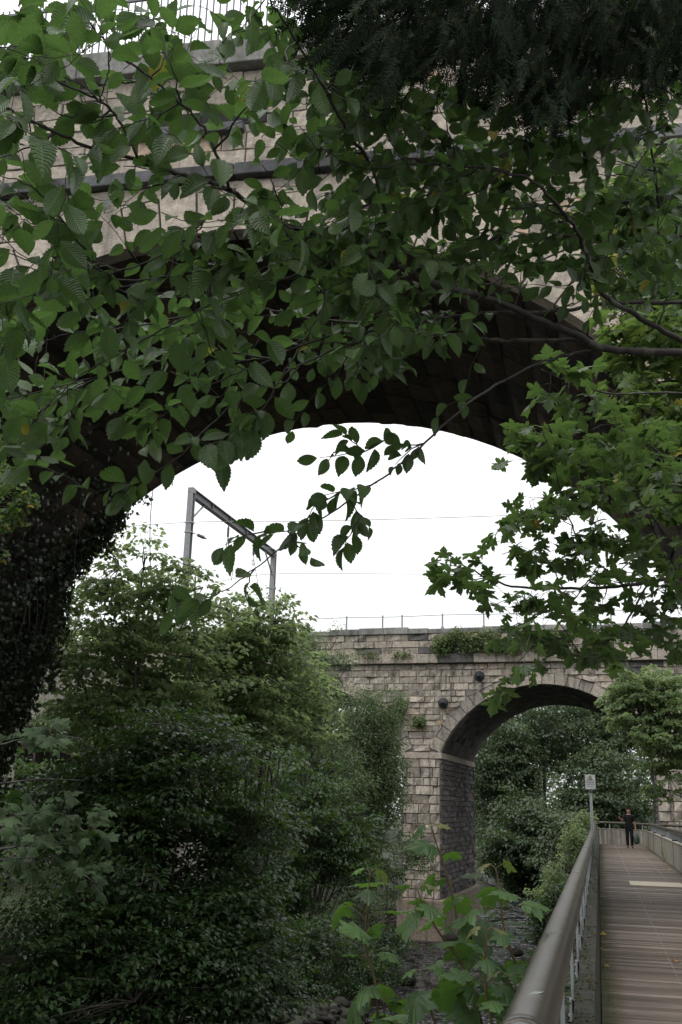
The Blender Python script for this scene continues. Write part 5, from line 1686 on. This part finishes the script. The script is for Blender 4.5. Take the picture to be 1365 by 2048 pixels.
# ------------------------------------------------------------------ sycamore boughs at the left edge
sb = gbase(-420, 1700, 8.5)
ls = thing('sycamore_tree', 'grey green sycamore boughs at the left edge, below the ivy', 'tree', sb)
g = G(); tube(g, smooth_path([sb - EZ * .4, sb + EZ * 2.5, sb + [.1, .1, 5.0], sb + [.1, 0, 8.0]], 6), np.linspace(.2, .07, 19), 12); g.build('trunk', MT['bark'], ls)
M_ = Boughs(); lb = []
for pts, d0, d1 in (([(-420, 1640), (-150, 1530), (0, 1490), (90, 1470), (170, 1478)], 8.5, 7.8), ([(-420, 1740), (-150, 1680), (0, 1640), (110, 1625), (190, 1680)], 8.3, 7.4), ([(-420, 1800), (-100, 1740), (60, 1715), (150, 1740), (205, 1775)], 8.2, 7.2), ([(-300, 1640), (-60, 1580), (60, 1560), (160, 1560)], 8.4, 7.9), ([(-200, 1690), (-20, 1700), (60, 1690), (120, 1720)], 8.0, 7.3)):
    M_.bough(D(pts, d0, d1), .014, .003)
def up_spray(E, a, size):
    n0 = len(lb); maple_spray(E, a, .004, int(rng.integers(2, 4)), size, lb)
    for i in range(n0, len(lb)):
        e, ax, nm, s_, t_ = lb[i]
        lb[i] = (e, ax, unit(EZ * .9 - away(e) * rng.uniform(.2, .7) + rng.normal(0, .22, 3)), s_, t_)
made = 0
while made < 46:
    px, py = rng.uniform(-60, 225), rng.uniform(1440, 1800)
    if py > np.interp(px, [0, 100, 160, 225], [1720, 1740, 1790, 1790]) or py < np.interp(px, [0, 100, 180, 225], [1445, 1445, 1460, 1560]): continue
    if 1500 < py < 1590 and rng.random() < .7: continue
    E = at(px, py, 7.7 + rng.normal(0, .3)); a, r0 = M_.near(E, .2)
    if np.linalg.norm(E - a) > 1.1: continue
    up_spray(E, a, rng.choice([.085, .10, .12])); made += 1
M_.w.build('branches', MT['twig'], ls)
g = G(); flush(g, SYC, lb); g.build('foliage', MT['syc_dark'], ls)

# ------------------------------------------------------------------ dark conifer, top right
def frond_tpl(seed, n=15):
    r = np.random.default_rng(seed)
    V = []; F = []; luv = []
    def quad(a, b, wd, nz=0.0):
        a = np.array(a); b = np.array(b); d = b - a
        s = np.array([-d[1], d[0], 0]); s = s / (np.linalg.norm(s) + 1e-9) * wd
        i = len(V)
        V.extend([a - s, a + s, b + s * .35, b - s * .35]); F.append([i, i + 1, i + 2, i + 3]); luv.extend([(0, 0)] * 4)
    quad((0, 0, 0), (0, .5, .01), .012); quad((0, .5, .01), (0, 1, -.06), .009)
    for i in range(n):
        y = .08 + .88 * i / n
        for s in (-1, 1):
            L_ = .21 * (1 - y * .55) * r.uniform(.7, 1.2)
            a = r.uniform(.6, .95)
            e = (s * L_ * math.sin(a), y + L_ * math.cos(a), r.normal(-.03, .03))
            quad((0, y, 0), e, .014)
            for q in (.35, .6, .82):       # short scale leaves along each side shoot
                m = np.array([0, y, 0]) * (1 - q) + np.array(e) * q
                for s2 in (-1, 1):
                    a2 = a + s2 * .6
                    l2 = .05 * (1.1 - q)
                    quad(m, m + np.array([s * l2 * math.sin(a2), l2 * math.cos(a2), r.normal(0, .012)]), .009)
    return np.array(V), [np.array(F)], np.array(luv, float)
FROND = [frond_tpl(i) for i in range(4)]
con = thing('conifer', 'dark drooping conifer hanging in at the top right corner', 'tree', (4.6, 4.9, float(ground_h(4.6, 4.9))))
ck = np.array([4.6, 4.9, 0.])
g = G(); tube(g, smooth_path([ck - EZ * .7, ck + EZ * 3, ck + EZ * 7, ck + EZ * 11], 5), np.linspace(.24, .07, 16), 12); g.build('trunk', MT['bark'], con)
C_ = Boughs()
for pts, d0, d1 in (([(1400, -60), (1200, -40), (1000, -20), (850, 20), (720, 70), (640, 110)], 5.6, 4.6), ([(1400, 20), (1250, 60), (1150, 120), (1110, 200)], 5.6, 5.0), ([(1400, 60), (1320, 100), (1290, 150)], 5.4, 5.0), ([(1200, -40), (1050, 60), (1000, 140)], 5.6, 5.0),
                    ([(1000, -20), (900, 60), (870, 120)], 5.2, 4.8), ([(850, 20), (780, 100), (760, 150)], 4.9, 4.6), ([(1300, -80), (1000, -90), (760, -60), (620, 10)], 6.2, 5.0)):
    C_.bough(D(pts, d0, d1), .012, .003)
for e in (at(1400, -60, 5.6), at(1400, 20, 5.6), at(1400, 60, 5.4), at(1300, -80, 6.2)):
    tube(C_.w, branch_path(ck + EZ * (e[2] + .4), e, .02, .02, 7), np.linspace(.05, .013, 7), 8)
fb_ = []
made = 0
while made < 4300:
    px, py = rng.uniform(615, 1400), rng.uniform(-150, 235)
    if py > np.interp(px, cx, cy) - 30 + rng.normal(0, 20): continue
    if 1300 < px < 1345 and 10 < py < 60 and rng.random() < .7: continue
    d0 = np.interp(px, [600, 1365], [3.3, 3.6]) + rng.normal(0, .4)
    p = at(px, py, d0)
    lft = np.interp(px, [600, 800, 1000], [1.1, .5, .12])
    ax = unit(-EZ * 1.0 - RT * (lft + rng.normal(0, .35)) + _fh * rng.normal(0, .3))
    fb_.append((p, ax, rng.normal(0, 1, 3) + away(p) * .8, rng.uniform(.07, .165), np.clip(rng.normal(.45, .25), 0, 1)))
    if made % 6 == 0:
        a, r0 = C_.near(p, 0)
        if np.linalg.norm(p - a) < .35: C_.twig(a, p, .0025, .001, .14, 6, False, .1)
    made += 1
C_.w.build('branches', MT['conifer_bark'], con)
g = G(); flush(g, FROND, fb_); g.build('foliage', MT['conifer'], con)

# ------------------------------------------------------------------ young sycamores below the handrail
SAP = [('leftmost young sycamore sapling below the handrail, with reddish young tip', [(760, 2100), (751, 1966), (737, 1917), (731, 1877), (736, 1800), (741, 1745)], 5.0, .13),
       ('sycamore sapling whose top stands against the stone pier', [(985, 2120), (940, 1960), (915, 1840), (904, 1785), (887, 1725), (874, 1689), (864, 1655)], 4.8, .125),
       ('short leaning sycamore sapling between the pier and the leftmost one', [(960, 2060), (930, 1940), (897, 1890), (878, 1864), (845, 1805), (836, 1780)], 4.6, .125),
       ('sycamore sapling nearest the handrail, its top spread against the dark trees', [(1075, 2080), (1033, 1933), (1016, 1884), (1006, 1844), (1003, 1805), (996, 1758), (992, 1738)], 4.5, .125),
       ('lowest sycamore sapling, its crown above the riffle', [(1000, 2120), (975, 2000), (970, 1940), (973, 1877), (974, 1862)], 4.2, .12),
       ('low sycamore sapling at the bottom, left of the handrail end', [(900, 2180), (880, 2080), (860, 2010), (850, 1950)], 4.4, .135),
       ('leafy sycamore sapling crowded beside the handrail', [(1060, 2180), (1025, 2040), (1020, 1990), (1018, 1955)], 4.3, .135),
       ('thin sycamore sapling in front of the gravel, at the lower left of the group', [(800, 2180), (775, 2080), (770, 2040), (768, 2000)], 5.0, .12)]
for lab, pts, d, sz in SAP:
    P = smooth_path([at(x, y, d) for x, y in pts], 6)
    b0 = P[0].copy(); b0[2] = float(ground_h(b0[0], b0[1]))
    o = thing('sycamore_sapling', lab, 'sapling', b0, 'young sycamores below the footbridge')
    gs = G(); gl = []
    full = np.vstack([smooth_path([b0, (b0 + P[0]) / 2 + [.05, .05, 0], P[0]], 4)[:-1], P])
    tube(gs, full, np.r_[np.linspace(.014, .007, len(full) - len(P)), np.linspace(.008, .003, len(P))], 7)
    seg = np.r_[0, np.cumsum(np.linalg.norm(np.diff(P, axis=0), axis=1))]
    k = 0
    q = seg[-1]
    while q > -.0:
        p = np.array([np.interp(q, seg, P[:, i]) for i in range(3)])
        az = k * 1.57 + rng.uniform(-.4, .4)
        young = k == 0
        for s in (0, math.pi):
            dh = np.array([math.cos(az + s), math.sin(az + s), 0])
            pl = sz * (rng.uniform(.35, .5) if young else rng.uniform(.6, 1.1))
            e = p + dh * pl * .85 + EZ * pl * rng.uniform(.1, .5)
            tube(gs, smooth_path([p, p + dh * pl * .4 + EZ * pl * .3, e], 3), .0022, 5)
            ax = unit(dh + -EZ * rng.uniform(-.05, .6) + rng.normal(0, .18, 3))
            nm = unit(EZ + dh * .25 + rng.normal(0, .38, 3))
            gl.append((e, ax, nm, sz * (.55 if young else rng.uniform(.7, 1.3)), .97 if young and rng.random() < .6 else np.clip(rng.normal(.5, .25), 0, .9)))
            if not young and rng.random() < .45:
                gl.append((p + dh * .03 + EZ * .02, unit(dh - EZ * .1), nm, sz * .4, .6))
        q -= rng.uniform(.085, .15); k += 1
    gs.build('stem', MT['redstem'], o)
    g = G(); flush(g, SYC, gl); g.build('foliage', MT['sycamore'], o)
